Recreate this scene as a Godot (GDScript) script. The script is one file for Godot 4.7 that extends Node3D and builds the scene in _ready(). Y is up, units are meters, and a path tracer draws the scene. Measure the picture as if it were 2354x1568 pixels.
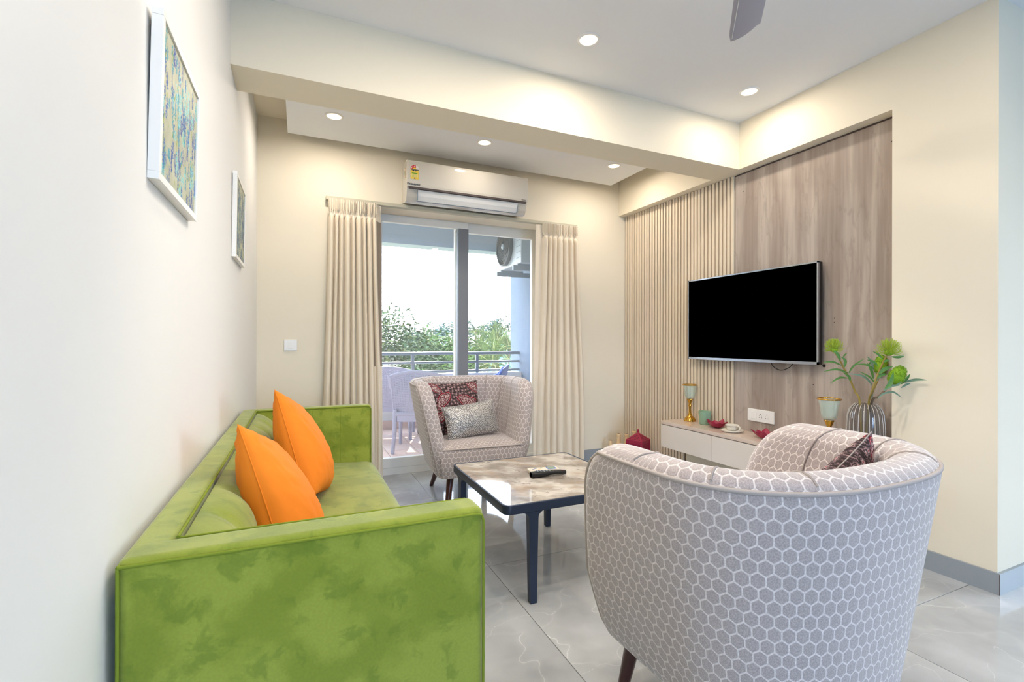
extends Node3D
# A living room with a green velvet sofa, two honeycomb tub chairs and a sliding balcony door. Units are metres, y is up, -z runs along the sofa wall towards the balcony.

const XL := -0.284      # sofa wall
const XR := 2.831       # television wall
const XN := 2.93        # back of the recess in the television wall
const ZB := -3.80       # balcony wall, room side
const ZD := -4.03       # face of the sliding door
const YC := 2.663       # ceiling
const YB := 2.337       # underside of the beam

var M := {}
var used := {}
var rng := RandomNumberGenerator.new()


# ---------------------------------------------------------------- mesh building
class MB:
	var p := PackedVector3Array()
	var n := PackedVector3Array()
	var uv := PackedVector2Array()
	var c := PackedColorArray()
	var ix := PackedInt32Array()

	func grid(rows: int, cols: int, f: Callable, uvf = null, wrap := false, orient := true) -> MB:
		# rows x cols points, f(i, j) -> Vector3; smooth normals; turned outwards from the patch's middle
		var b := p.size()
		var mid := Vector3.ZERO
		for i in rows:
			for j in cols:
				var q: Vector3 = f.call(i, j)
				p.append(q)
				mid += q
				uv.append(uvf.call(i, j) if uvf != null else Vector2(float(j) / (cols - 1), float(i) / (rows - 1)))
		mid /= rows * cols
		var nn := PackedVector3Array()
		nn.resize(rows * cols)
		var t := PackedInt32Array()
		for i in rows - 1:
			for j in cols - 1:
				var a := i * cols + j
				for tri in [[a, a + 1, a + cols], [a + 1, a + cols + 1, a + cols]]:
					var fn: Vector3 = (p[b + tri[2]] - p[b + tri[0]]).cross(p[b + tri[1]] - p[b + tri[0]])
					for k in tri:
						nn[k] += fn
						t.append(k)
		if wrap:
			for i in rows:
				var s := nn[i * cols] + nn[i * cols + cols - 1]
				nn[i * cols] = s
				nn[i * cols + cols - 1] = s
		var out := 0.0
		for k in rows * cols:
			nn[k] = nn[k].normalized() if nn[k].length_squared() > 1e-24 else Vector3.UP
			out += nn[k].dot(p[b + k] - mid)
		var turned := orient and out < 0.0
		for k in rows * cols:
			n.append(-nn[k] if turned else nn[k])
		for k in range(0, t.size(), 3):
			ix.append(b + t[k])
			ix.append(b + (t[k + 2] if turned else t[k + 1]))
			ix.append(b + (t[k + 1] if turned else t[k + 2]))
		return self

	func flat(poly: PackedVector3Array, uvs = null) -> MB:
		# a convex polygon, clockwise seen from its front
		var b := p.size()
		var fn := (poly[2] - poly[0]).cross(poly[1] - poly[0]).normalized()
		for k in poly.size():
			p.append(poly[k])
			n.append(fn)
			uv.append(uvs[k] if uvs != null else Vector2(poly[k].x, poly[k].y))
		for k in range(1, poly.size() - 1):
			ix.append_array([b, b + k, b + k + 1])
		return self

	func box(at: Vector3, size: Vector3, r := 0.0, seg := 1) -> MB:
		# a box, its edges rounded to radius r
		var h := size / 2.0
		r = minf(r, minf(h.x, minf(h.y, h.z)) * 0.999)
		for axis in 3:
			for s in [-1.0, 1.0]:
				var a1 := (axis + 1) % 3
				var a2 := (axis + 2) % 3
				var l1 := _lines(h[a1], r, seg)
				var l2 := _lines(h[a2], r, seg)
				var b := p.size()
				for u in l1:
					for v in l2:
						var q := Vector3.ZERO
						q[axis] = s * h[axis]
						q[a1] = u
						q[a2] = v
						var core := Vector3(clampf(q.x, -h.x + r, h.x - r), clampf(q.y, -h.y + r, h.y - r), clampf(q.z, -h.z + r, h.z - r))
						var d := q - core
						var nv := Vector3.ZERO
						nv[axis] = s
						if r > 0.0:
							nv = d.normalized()
							q = core + nv * r
						p.append(at + q)
						n.append(nv)
						uv.append(Vector2(at.z + q.z, at.y + q.y) if axis == 0 else Vector2(at.x + q.x, at.z + q.z) if axis == 1 else Vector2(at.x + q.x, at.y + q.y))
				for i in l1.size() - 1:
					for j in l2.size() - 1:
						var a := b + i * l2.size() + j
						var e := l2.size()
						if s < 0:
							ix.append_array([a, a + e, a + 1, a + 1, a + e, a + e + 1])
						else:
							ix.append_array([a, a + 1, a + e, a + 1, a + e + 1, a + e])
		return self

	func _lines(h: float, r: float, seg: int) -> Array:
		if r <= 0.0:
			return [-h, h]
		var o := []
		for k in seg + 1:
			o.append(-h + r * (1.0 - tan((1.0 - float(k) / seg) * PI / 4.0)))
		for k in seg + 1:
			o.append(h - r * (1.0 - tan(float(k) / seg * PI / 4.0)))
		return o

	func tube(path: PackedVector3Array, radius, sides := 8, caps := true) -> MB:
		var m := path.size()
		var fr := []
		var up := Vector3.UP
		for k in m:
			var t := (path[mini(k + 1, m - 1)] - path[maxi(k - 1, 0)]).normalized()
			if k == 0 and absf(t.y) > 0.9:
				up = Vector3.RIGHT
			var sx := t.cross(up).normalized()
			up = sx.cross(t).normalized()
			fr.append([sx, up])
		var ln := 0.0
		var lens := [0.0]
		for k in range(1, m):
			ln += path[k].distance_to(path[k - 1])
			lens.append(ln)
		var rad := func(k: int) -> float: return radius[k] if radius is Array or radius is PackedFloat32Array else radius
		grid(m, sides + 1, func(i, j):
			var a = TAU * j / sides
			return path[i] + (fr[i][0] * cos(a) + fr[i][1] * sin(a)) * rad.call(i), func(i, j): return Vector2(float(j) / sides, lens[i]), true, false)
		if caps:
			for e in [0, m - 1]:
				var poly := PackedVector3Array()
				for j in sides:
					var a: float = TAU * j / sides * (-1.0 if e == 0 else 1.0)
					poly.append(path[e] + (fr[e][0] * cos(a) + fr[e][1] * sin(a)) * rad.call(e))
				flat(poly)
		return self

	func lathe(prof: Array, seg := 24, at := Vector3.ZERO, wave := 0.0, waves := 0) -> MB:
		# prof: [radius, height] pairs round the y axis
		var len := [0.0]
		for k in range(1, prof.size()):
			len.append(len[k - 1] + Vector2(prof[k][0] - prof[k - 1][0], prof[k][1] - prof[k - 1][1]).length())
		return grid(prof.size(), seg + 1, func(i, j):
			var a = TAU * j / seg
			var r: float = prof[i][0] * (1.0 + wave * absf(cos(a * waves / 2.0)))
			return at + Vector3(r * cos(a), prof[i][1], r * sin(a)), func(i, j): return Vector2(float(j) / seg, len[i]), true)

	func ball(at: Vector3, r: Vector3, seg := 12) -> MB:
		return grid(seg + 1, seg * 2 + 1, func(i, j):
			var a = PI * i / seg
			var b = TAU * j / (seg * 2)
			return at + Vector3(r.x * sin(a) * cos(b), r.y * cos(a), r.z * sin(a) * sin(b)), null, true)

	func extrude(poly: PackedVector2Array, depth: float, t := Transform3D.IDENTITY) -> MB:
		# a flat outline in x and y, thickened along z from 0 to depth
		var pts := poly
		if Geometry2D.is_polygon_clockwise(pts):
			pts.reverse()
		var tri := Geometry2D.triangulate_polygon(pts)
		for side in 2:
			var b := p.size()
			for q in pts:
				p.append(t * Vector3(q.x, q.y, depth * side))
				n.append(t.basis * Vector3(0, 0, 1 if side else -1))
				uv.append(q)
			for k in range(0, tri.size(), 3):
				var a := b + tri[k]
				var e := b + tri[k + 1]
				var g := b + tri[k + 2]
				var f := (p[g] - p[a]).cross(p[e] - p[a])
				if f.dot(n[a]) < 0:
					ix.append_array([a, g, e])
				else:
					ix.append_array([a, e, g])
		var m := pts.size()
		for k in m:
			var a := pts[k]
			var e := pts[(k + 1) % m]
			flat(PackedVector3Array([t * Vector3(a.x, a.y, 0), t * Vector3(a.x, a.y, depth), t * Vector3(e.x, e.y, depth), t * Vector3(e.x, e.y, 0)]), [Vector2(0, 0), Vector2(0, depth), a - e, a - e])
		return self

	func moved(t: Transform3D) -> MB:
		for k in p.size():
			p[k] = t * p[k]
			n[k] = (t.basis * n[k]).normalized()
		return self

	func weld() -> MB:
		# one normal where points of several patches meet
		var sum := {}
		for k in p.size():
			var key := Vector3i(p[k] * 20000.0)
			sum[key] = sum.get(key, Vector3.ZERO) + n[k]
		for k in p.size():
			var s: Vector3 = sum[Vector3i(p[k] * 20000.0)]
			if s.length() > 0.05:
				n[k] = s.normalized()
		return self

	func mesh() -> ArrayMesh:
		var a := []
		a.resize(Mesh.ARRAY_MAX)
		a[Mesh.ARRAY_VERTEX] = p
		a[Mesh.ARRAY_NORMAL] = n
		a[Mesh.ARRAY_TEX_UV] = uv
		a[Mesh.ARRAY_INDEX] = ix
		if c.size() == p.size():
			a[Mesh.ARRAY_COLOR] = c
		var m := ArrayMesh.new()
		m.add_surface_from_arrays(Mesh.PRIMITIVE_TRIANGLES, a)
		return m


func numbered(called: String) -> String:
	used[called] = used.get(called, -1) + 1
	return called if used[called] == 0 else "%s_%03d" % [called, used[called]]


func obj(called: String, shape, material: Material, parent: Node3D = null, at := Vector3.ZERO) -> MeshInstance3D:
	var o := MeshInstance3D.new()
	o.name = numbered(called) if parent == null else called
	o.mesh = shape.mesh() if shape is MB else shape
	o.material_override = material
	o.position = at
	(self if parent == null else parent).add_child(o, true)
	return o


func tag(o: Node3D, label: String, category: String, group := "") -> Node3D:
	o.set_meta("label", label)
	o.set_meta("category", category)
	if group:
		o.set_meta("group", group)
	return o


func thing(called: String, label: String, category: String, at := Vector3.ZERO, turn := 0.0, group := "") -> Node3D:
	var o := Node3D.new()
	o.name = numbered(called)
	add_child(o)
	o.position = at
	o.rotation.y = turn
	return tag(o, label, category, group)


func dup(o: Node3D, called: String, label: String, at: Vector3, turn := 0.0) -> Node3D:
	var r: Node3D = o.duplicate()
	r.name = numbered(called)
	add_child(r)
	r.position = at
	r.rotation.y = turn
	r.set_meta("label", label)
	return r


func struct(called: String, shape, material: Material, label: String, at := Vector3.ZERO) -> MeshInstance3D:
	var o := obj(called, shape, material, null, at)
	o.set_meta("kind", "structure")
	o.set_meta("label", label)
	return o


func boxes(list: Array) -> MB:
	# boxes by their two corners
	var m := MB.new()
	for b in list:
		m.box((b[0] + b[1]) / 2.0, (b[1] - b[0]).abs(), b[2] if b.size() > 2 else 0.0)
	return m


func bx(x0: float, y0: float, z0: float, x1: float, y1: float, z1: float, r := 0.0, seg := 1) -> MB:
	var a := Vector3(x0, y0, z0)
	var b := Vector3(x1, y1, z1)
	return MB.new().box((a + b) / 2.0, (b - a).abs(), r, seg)


func curve(pts: Array, per := 8) -> PackedVector3Array:
	# a smooth path through the points
	var o := PackedVector3Array()
	var m := pts.size()
	for k in m - 1:
		for s in per:
			var a: Vector3 = pts[maxi(k - 1, 0)]
			var b: Vector3 = pts[k]
			o.append(b.cubic_interpolate(pts[k + 1], a, pts[mini(k + 2, m - 1)], float(s) / per))
	o.append(pts[m - 1])
	return o


# ---------------------------------------------------------------- materials
func mat(color: Color, rough := 0.8, metal := 0.0, spec := 0.5) -> StandardMaterial3D:
	var m := StandardMaterial3D.new()
	m.albedo_color = color
	m.roughness = rough
	m.metallic = metal
	m.metallic_specular = spec
	return m


func rgb(r: int, g: int, b: int) -> Color:
	return Color8(r, g, b)


func noise(seed_: int, freq: float, w: int, h: int, octaves := 4, ridged := false, warp := 0.0, stretch := 1.0) -> PackedByteArray:
	# a seamless grey picture, 0 to 255; stretch > 1 draws it out along y
	var f := FastNoiseLite.new()
	f.seed = seed_
	f.frequency = freq
	f.noise_type = FastNoiseLite.TYPE_SIMPLEX_SMOOTH
	f.fractal_type = FastNoiseLite.FRACTAL_RIDGED if ridged else FastNoiseLite.FRACTAL_FBM
	f.fractal_octaves = octaves
	if warp > 0.0:
		f.domain_warp_enabled = true
		f.domain_warp_amplitude = warp
		f.domain_warp_frequency = freq * 0.8
	var im := f.get_seamless_image(w, int(h / stretch))
	if stretch != 1.0:
		im.resize(w, h, Image.INTERPOLATE_CUBIC)
	im.convert(Image.FORMAT_L8)
	return im.get_data()


func picture(w: int, h: int, f: Callable) -> ImageTexture:
	var d := PackedByteArray()
	d.resize(w * h * 3)
	var k := 0
	for y in h:
		for x in w:
			var q: Color = f.call(x, y)
			d[k] = clampi(int(q.r * 255.0), 0, 255)
			d[k + 1] = clampi(int(q.g * 255.0), 0, 255)
			d[k + 2] = clampi(int(q.b * 255.0), 0, 255)
			k += 3
	return ImageTexture.create_from_image(Image.create_from_data(w, h, false, Image.FORMAT_RGB8, d))


func grey(bytes: PackedByteArray, w: int, h: int) -> ImageTexture:
	return ImageTexture.create_from_image(Image.create_from_data(w, h, false, Image.FORMAT_L8, bytes))


func triplanar(m: StandardMaterial3D, scale: Vector3, world := true) -> StandardMaterial3D:
	m.uv1_triplanar = true
	m.uv1_world_triplanar = world
	m.uv1_scale = scale
	return m


func bump(m: StandardMaterial3D, t: Texture2D, cm: float) -> StandardMaterial3D:
	m.heightmap_enabled = true
	m.heightmap_texture = t
	m.heightmap_scale = cm
	return m


func hex_pictures() -> Array:
	# honeycomb cut velvet: four cells across, four rows down
	var w := 256
	var h := 222
	var nap := noise(5, 0.09, w, h, 3)
	var col := PackedByteArray()
	col.resize(w * h * 3)
	var hei := PackedByteArray()
	hei.resize(w * h)
	for y in h:
		for x in w:
			var u := x / 64.0
			var v := y / 55.5
			var d1 := 9.0
			var d2 := 9.0
			for j in range(int(floor(v)) - 1, int(floor(v)) + 3):
				var off := 0.5 if posmod(j, 2) == 1 else 0.0
				var i0 := floori(u - off)
				for i in range(i0, i0 + 2):
					var d := Vector2(u - i - off, (v - j) * 0.866).length()
					if d < d1:
						d2 = d1
						d1 = d
					elif d < d2:
						d2 = d
			var line := smoothstep(0.165, 0.075, d2 - d1 + (nap[y * w + x] - 128) * 0.0003)
			var s := (nap[y * w + x] - 128) / 128.0 * 0.09 + (rng.randf() - 0.5) * 0.07
			var q := Color(0.69, 0.652, 0.65).lerp(Color(0.88, 0.85, 0.842), line)
			var k := y * w + x
			col[k * 3] = clampi(int((q.r + s) * 255), 0, 255)
			col[k * 3 + 1] = clampi(int((q.g + s) * 255), 0, 255)
			col[k * 3 + 2] = clampi(int((q.b + s) * 255), 0, 255)
			hei[k] = clampi(int(40 + 170 * (1.0 - line) + s * 120), 0, 255)
	return [ImageTexture.create_from_image(Image.create_from_data(w, h, false, Image.FORMAT_RGB8, col)), grey(hei, w, h)]


func marble_floor() -> ImageTexture:
	var w := 1024
	var a := noise(11, 0.004, w, w, 4, false, 60.0)
	var g := noise(31, 0.006, w, w, 2)
	var f := FastNoiseLite.new()
	f.seed = 23
	f.noise_type = FastNoiseLite.TYPE_SIMPLEX_SMOOTH
	f.frequency = 0.0026
	f.fractal_octaves = 4
	f.fractal_gain = 0.42
	var sample := func(x: int, y: int, o: float) -> float:
		# fades into its own other side near the edges, so that it repeats
		var q: float = f.get_noise_2d(x + o, (y + o) * 1.5)
		var ex := clampf((x - w * 0.86) / (w * 0.14), 0.0, 1.0)
		var ey := clampf((y - w * 0.86) / (w * 0.14), 0.0, 1.0)
		if ex > 0.0:
			q = lerpf(q, f.get_noise_2d(x - w + o, (y + o) * 1.5), ex)
		if ey > 0.0:
			q = lerpf(q, f.get_noise_2d(x + o, (y - w + o) * 1.5), ey)
		return q
	return picture(w, w, func(x, y):
		var i: int = y * w + x
		var t: float = (a[i] - 128) / 128.0
		var n1: float = sample.call(x, y, 0.0)
		var n2: float = sample.call(x, y, 5000.0)
		var v1: float = exp(-pow((n1 - 0.02) / 0.0042, 2.0)) * smoothstep(95.0, 165.0, g[i])
		var v2: float = exp(-pow((n2 + 0.06) / 0.0030, 2.0)) * smoothstep(170.0, 105.0, g[i]) * 0.9
		var cloud: float = exp(-pow((n1 - 0.02) / 0.05, 2.0)) * 0.3
		return Color(0.685, 0.695, 0.70) * (1.0 + t * 0.11) + Color(0.19, 0.185, 0.175) * (maxf(v1, v2) * 0.75 + cloud * 0.35))


func marble_table() -> ImageTexture:
	var w := 768
	var a := noise(61, 0.007, w, w, 5, false, 50.0, 1.5)
	var b := noise(67, 0.005, w, w, 4, false, 90.0, 1.4)
	var g := noise(71, 0.03, w, w, 3, false, 10.0, 3.0)
	return picture(w, w, func(x, y):
		var i: int = y * w + x
		var t: float = a[i] / 255.0
		var q: Color = Color(0.60, 0.57, 0.535).lerp(Color(0.82, 0.80, 0.77), smoothstep(0.25, 0.75, t))
		var dark: float = exp(-pow((b[i] - 126) / 3.5, 2.0)) * smoothstep(95.0, 160.0, g[i])
		var rust: float = smoothstep(150.0, 210.0, b[i])
		q = q.lerp(Color(0.68, 0.59, 0.50), rust * 0.45)
		return q.lerp(Color(0.33, 0.29, 0.26), dark * 0.65) * (0.93 + g[i] / 255.0 * 0.14))


func wood_panel() -> ImageTexture:
	var w := 768
	var a := noise(81, 0.011, w, w, 4, false, 25.0, 7.0)
	var f := noise(83, 0.07, w, w, 3, false, 8.0, 18.0)
	var k := noise(87, 0.009, w, w, 4, false, 45.0, 3.0)
	return picture(w, w, func(x, y):
		var i: int = y * w + x
		var t: float = smoothstep(0.2, 0.8, a[i] / 255.0)
		var q: Color = Color(0.615, 0.56, 0.52).lerp(Color(0.715, 0.67, 0.63), t)
		var streak: float = exp(-pow((k[i] - 118) / 9.0, 2.0)) * 0.22
		return q.lerp(Color(0.50, 0.45, 0.41), streak) * (0.95 + f[i] / 255.0 * 0.1))


func velvet() -> ImageTexture:
	var w := 768
	var a := noise(101, 0.006, w, w, 4, false, 60.0)
	var b := noise(103, 0.013, w, w, 3, false, 70.0)
	var f := noise(107, 0.15, w, w, 2)
	return picture(w, w, func(x, y):
		var i: int = y * w + x
		var t: float = smoothstep(60.0, 175.0, a[i])
		var stroke: float = smoothstep(112.0, 48.0, b[i]) * 0.42
		var q: Color = Color(0.50, 0.555, 0.185).lerp(Color(0.58, 0.625, 0.245), t)
		return q.lerp(Color(0.38, 0.47, 0.14), stroke) * (0.97 + f[i] / 255.0 * 0.06))


func paisley() -> ImageTexture:
	var w := 512
	var a := noise(121, 0.05, w, w, 2)
	var b := noise(123, 0.035, w, w, 2, false, 20.0)
	var spots := []
	var r2 := RandomNumberGenerator.new()
	r2.seed = 77
	for s in [[0.27, 0.30, 0.20, 0.5], [0.64, 0.36, 0.21, 2.5], [0.42, 0.74, 0.20, 4.4], [0.84, 0.74, 0.20, 1.2], [0.08, 0.68, 0.17, 3.3], [0.92, 0.16, 0.15, 5.3], [0.10, 0.08, 0.13, 2.0], [0.62, 0.98, 0.14, 0.2]]:
		spots.append(s)
	return picture(w, w, func(x, y):
		var u: float = x / float(w)
		var v: float = y / float(w)
		var i: int = y * w + x
		var q: Color = Color(0.19, 0.15, 0.16)
		# small scrolls on the ground
		if absf(b[i] - 128.0) < 7.0 or absf(a[i] - 150.0) < 7.0:
			q = Color(0.60, 0.50, 0.51)
		var cell := Vector2(floorf(u * 15.0), floorf(v * 15.0))
		var jit := Vector2(fposmod(cell.x * 0.37 + cell.y * 0.61, 1.0), fposmod(cell.x * 0.71 + cell.y * 0.29, 1.0)) * 0.4 + Vector2(0.3, 0.3)
		var rose: float = (Vector2(u * 15.0, v * 15.0) - cell - jit).length()
		if rose < 0.10:
			q = Color(0.62, 0.18, 0.25)
		elif rose < 0.22:
			q = Color(0.76, 0.68, 0.67)
		elif rose < 0.28:
			q = Color(0.20, 0.14, 0.15)
		elif rose < 0.34:
			q = Color(0.56, 0.45, 0.46)
		for s in spots:
			var d := Vector2(u - s[0], v - s[1]).rotated(s[3])
			# a teardrop whose tail bends over
			d.y += 3.2 * d.x * d.x * signf(d.x) * 0.6
			var along: float = d.x / s[2]
			if absf(along) > 1.35:
				continue
			var half: float = s[2] * 0.52 * sqrt(maxf(0.0, 1.0 - pow((along + 0.25) / 0.95, 2.0))) * (1.0 - 0.45 * clampf(along, 0.0, 1.0))
			var e: float = (half - absf(d.y)) / s[2]
			if half <= 0.0 or e < -0.10:
				continue
			if e < -0.05:
				q = Color(0.60, 0.47, 0.48) if sin(along * 34.0) > -0.3 else q
			elif e < 0.0:
				q = Color(0.16, 0.10, 0.11)
			elif e < 0.055:
				q = Color(0.66, 0.12, 0.20)
			elif e < 0.12:
				q = Color(0.74, 0.60, 0.59) if sin(along * 40.0) > -0.4 else Color(0.45, 0.25, 0.28)
			elif e < 0.16:
				q = Color(0.24, 0.15, 0.17)
			else:
				var ring: float = sin(d.length() / s[2] * 34.0)
				q = Color(0.66, 0.55, 0.55) if ring > 0.35 else Color(0.58, 0.16, 0.22) if ring < -0.85 else Color(0.32, 0.25, 0.27)
				if a[i] > 150:
					q = Color(0.80, 0.72, 0.70)
		return q)


func dotted() -> ImageTexture:
	var im := Image.create(512, 320, false, Image.FORMAT_RGB8)
	im.fill(Color(0.50, 0.50, 0.51))  # black cloth lifted to grey, its satin sheen put into the colour
	var r2 := RandomNumberGenerator.new()
	r2.seed = 5
	var spots := []
	var cells := {}
	for k in 30000:
		var q := Vector2(r2.randf() * 512.0, r2.randf() * 320.0)
		var key := Vector2i(q / 12.0)
		var ok := true
		for dx in [-1, 0, 1]:
			for dy in [-1, 0, 1]:
				for o in cells.get(key + Vector2i(dx, dy), []):
					if q.distance_to(o) < 9.6:
						ok = false
		if ok:
			if not cells.has(key):
				cells[key] = []
			cells[key].append(q)
			spots.append(q)
	for q in spots:
		for dx in range(-4, 5):
			for dy in range(-4, 5):
				if dx * dx + dy * dy <= 12:
					var x := int(q.x) + dx
					var y := int(q.y) + dy
					if x >= 0 and y >= 0 and x < 512 and y < 320:
						im.set_pixel(x, y, Color(0.97, 0.97, 0.95))
	return ImageTexture.create_from_image(im)


func flower_print(seed_: int, dense: bool) -> ImageTexture:
	# loose blue and turquoise flower spikes on a pale ground
	var w := 256
	var h := 256
	var a := noise(seed_, 0.02, w, h, 3)
	var im := Image.create(w, h, false, Image.FORMAT_RGB8)
	for y in h:
		for x in w:
			var t := (a[y * w + x] - 128) / 128.0 * 0.05
			im.set_pixel(x, y, Color(0.70 + t, 0.71 + t, 0.63 + t))
	var r2 := RandomNumberGenerator.new()
	r2.seed = seed_
	var dab := func(x: float, y: float, rx: float, ry: float, q: Color, s: float):
		for yy in range(int(y - ry), int(y + ry) + 1):
			for xx in range(int(x - rx), int(x + rx) + 1):
				if xx < 0 or yy < 0 or xx >= w or yy >= h:
					continue
				if pow((xx - x) / maxf(rx, 0.6), 2.0) + pow((yy - y) / maxf(ry, 0.6), 2.0) <= 1.0:
					im.set_pixel(xx, yy, im.get_pixel(xx, yy).lerp(q, s))
	for k in 46 if not dense else 60:       # stems
		var x := r2.randf() * w
		var y0 := r2.randf() * h
		var lean := r2.randf_range(-0.08, 0.08)
		for s in int(r2.randf_range(50, 130)):
			dab.call(x + lean * s + 1.5 * sin(s * 0.07 + k), y0 + s, 0.6, 1.0, Color(0.62, 0.68, 0.42), 0.55)
	for k in 150 if not dense else 260:      # flower spikes
		var x := r2.randf() * w
		var y := r2.randf() * h
		var kind := r2.randi() % 5
		var len := r2.randf_range(14, 46)
		var q: Color = [Color(0.14, 0.22, 0.56), Color(0.20, 0.32, 0.64), Color(0.36, 0.70, 0.74), Color(0.40, 0.42, 0.58), Color(0.18, 0.52, 0.64)][kind]
		if dense:
			q = q.lerp(Color(0.22, 0.27, 0.36), 0.6)
		for s in int(len * (2.2 if kind == 2 else 1.8)):
			var t := r2.randf()
			dab.call(x + r2.randfn(0.0, 2.6 if kind != 2 else 4.5), y + t * len, r2.randf_range(0.7, 1.6), r2.randf_range(0.7, 2.4), q.lerp(Color(0.75, 0.93, 0.92), r2.randf() * (0.75 if kind == 2 else 0.3)), 0.8)
	for k in 50:                             # leaves
		var x := r2.randf() * w
		var y := r2.randf() * h
		var lean := r2.randf_range(-0.7, 0.7)
		for s in 14:
			dab.call(x + lean * s, y + s, 0.5 + 1.1 * sin(s / 14.0 * PI), 1.0, Color(0.55, 0.63, 0.25), 0.7)
	return ImageTexture.create_from_image(im)


func energy_label() -> ImageTexture:
	# an energy rating sticker: a red fan of stars over a black band and a yellow sheet
	return picture(64, 112, func(x, y):
		var q := Color(0.93, 0.80, 0.30)
		var d := Vector2(x - 32, y - 34)
		if y < 34:
			q = Color(0.82, 0.80, 0.755)
			if d.length() < 32.0:
				q = Color(0.80, 0.12, 0.22) if d.x < 10.0 else Color(0.93, 0.92, 0.90)
				for s in [[-23, -9], [-13, -20], [0, -24]]:
					if Vector2(d.x - s[0], d.y - s[1]).length() < 4.0:
						q = Color(1, 0.97, 0.92)
				for s in [[14, -19], [23, -9]]:
					if absf(Vector2(d.x - s[0], d.y - s[1]).length() - 4.0) < 0.8:
						q = Color(0.7, 0.7, 0.68)
				if d.length() < 14.0:
					q = Color(0.95, 0.83, 0.25)
		elif y < 34 + (18 - absf(d.x) * 0.45):
			q = Color(0.10, 0.09, 0.09)
			if y > 36 and y < 39 and absf(d.x) < 26:
				q = Color(0.75, 0.74, 0.7)
			if d.y > 8 and d.length() < 18 and absf(d.x) < 4:
				q = Color(0.95, 0.93, 0.88)
		elif y > 62 and y < 69 and absf(d.x) < 22:
			q = Color(0.25, 0.62, 0.22)
		elif y > 73 and y < 98 and (y % 5) < 2 and d.x > -22 and d.x < 22:
			q = Color(0.62, 0.70, 0.24) if x % 11 < 7 else Color(0.90, 0.52, 0.38)
		elif y > 99 and Vector2(d.x, y - 105).length() < 5:
			q = Color(0.22, 0.26, 0.34)
		elif y > 72 and y < 98 and absf(d.x) < 25:
			q = Color(0.93, 0.90, 0.58)
		return q)


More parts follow.
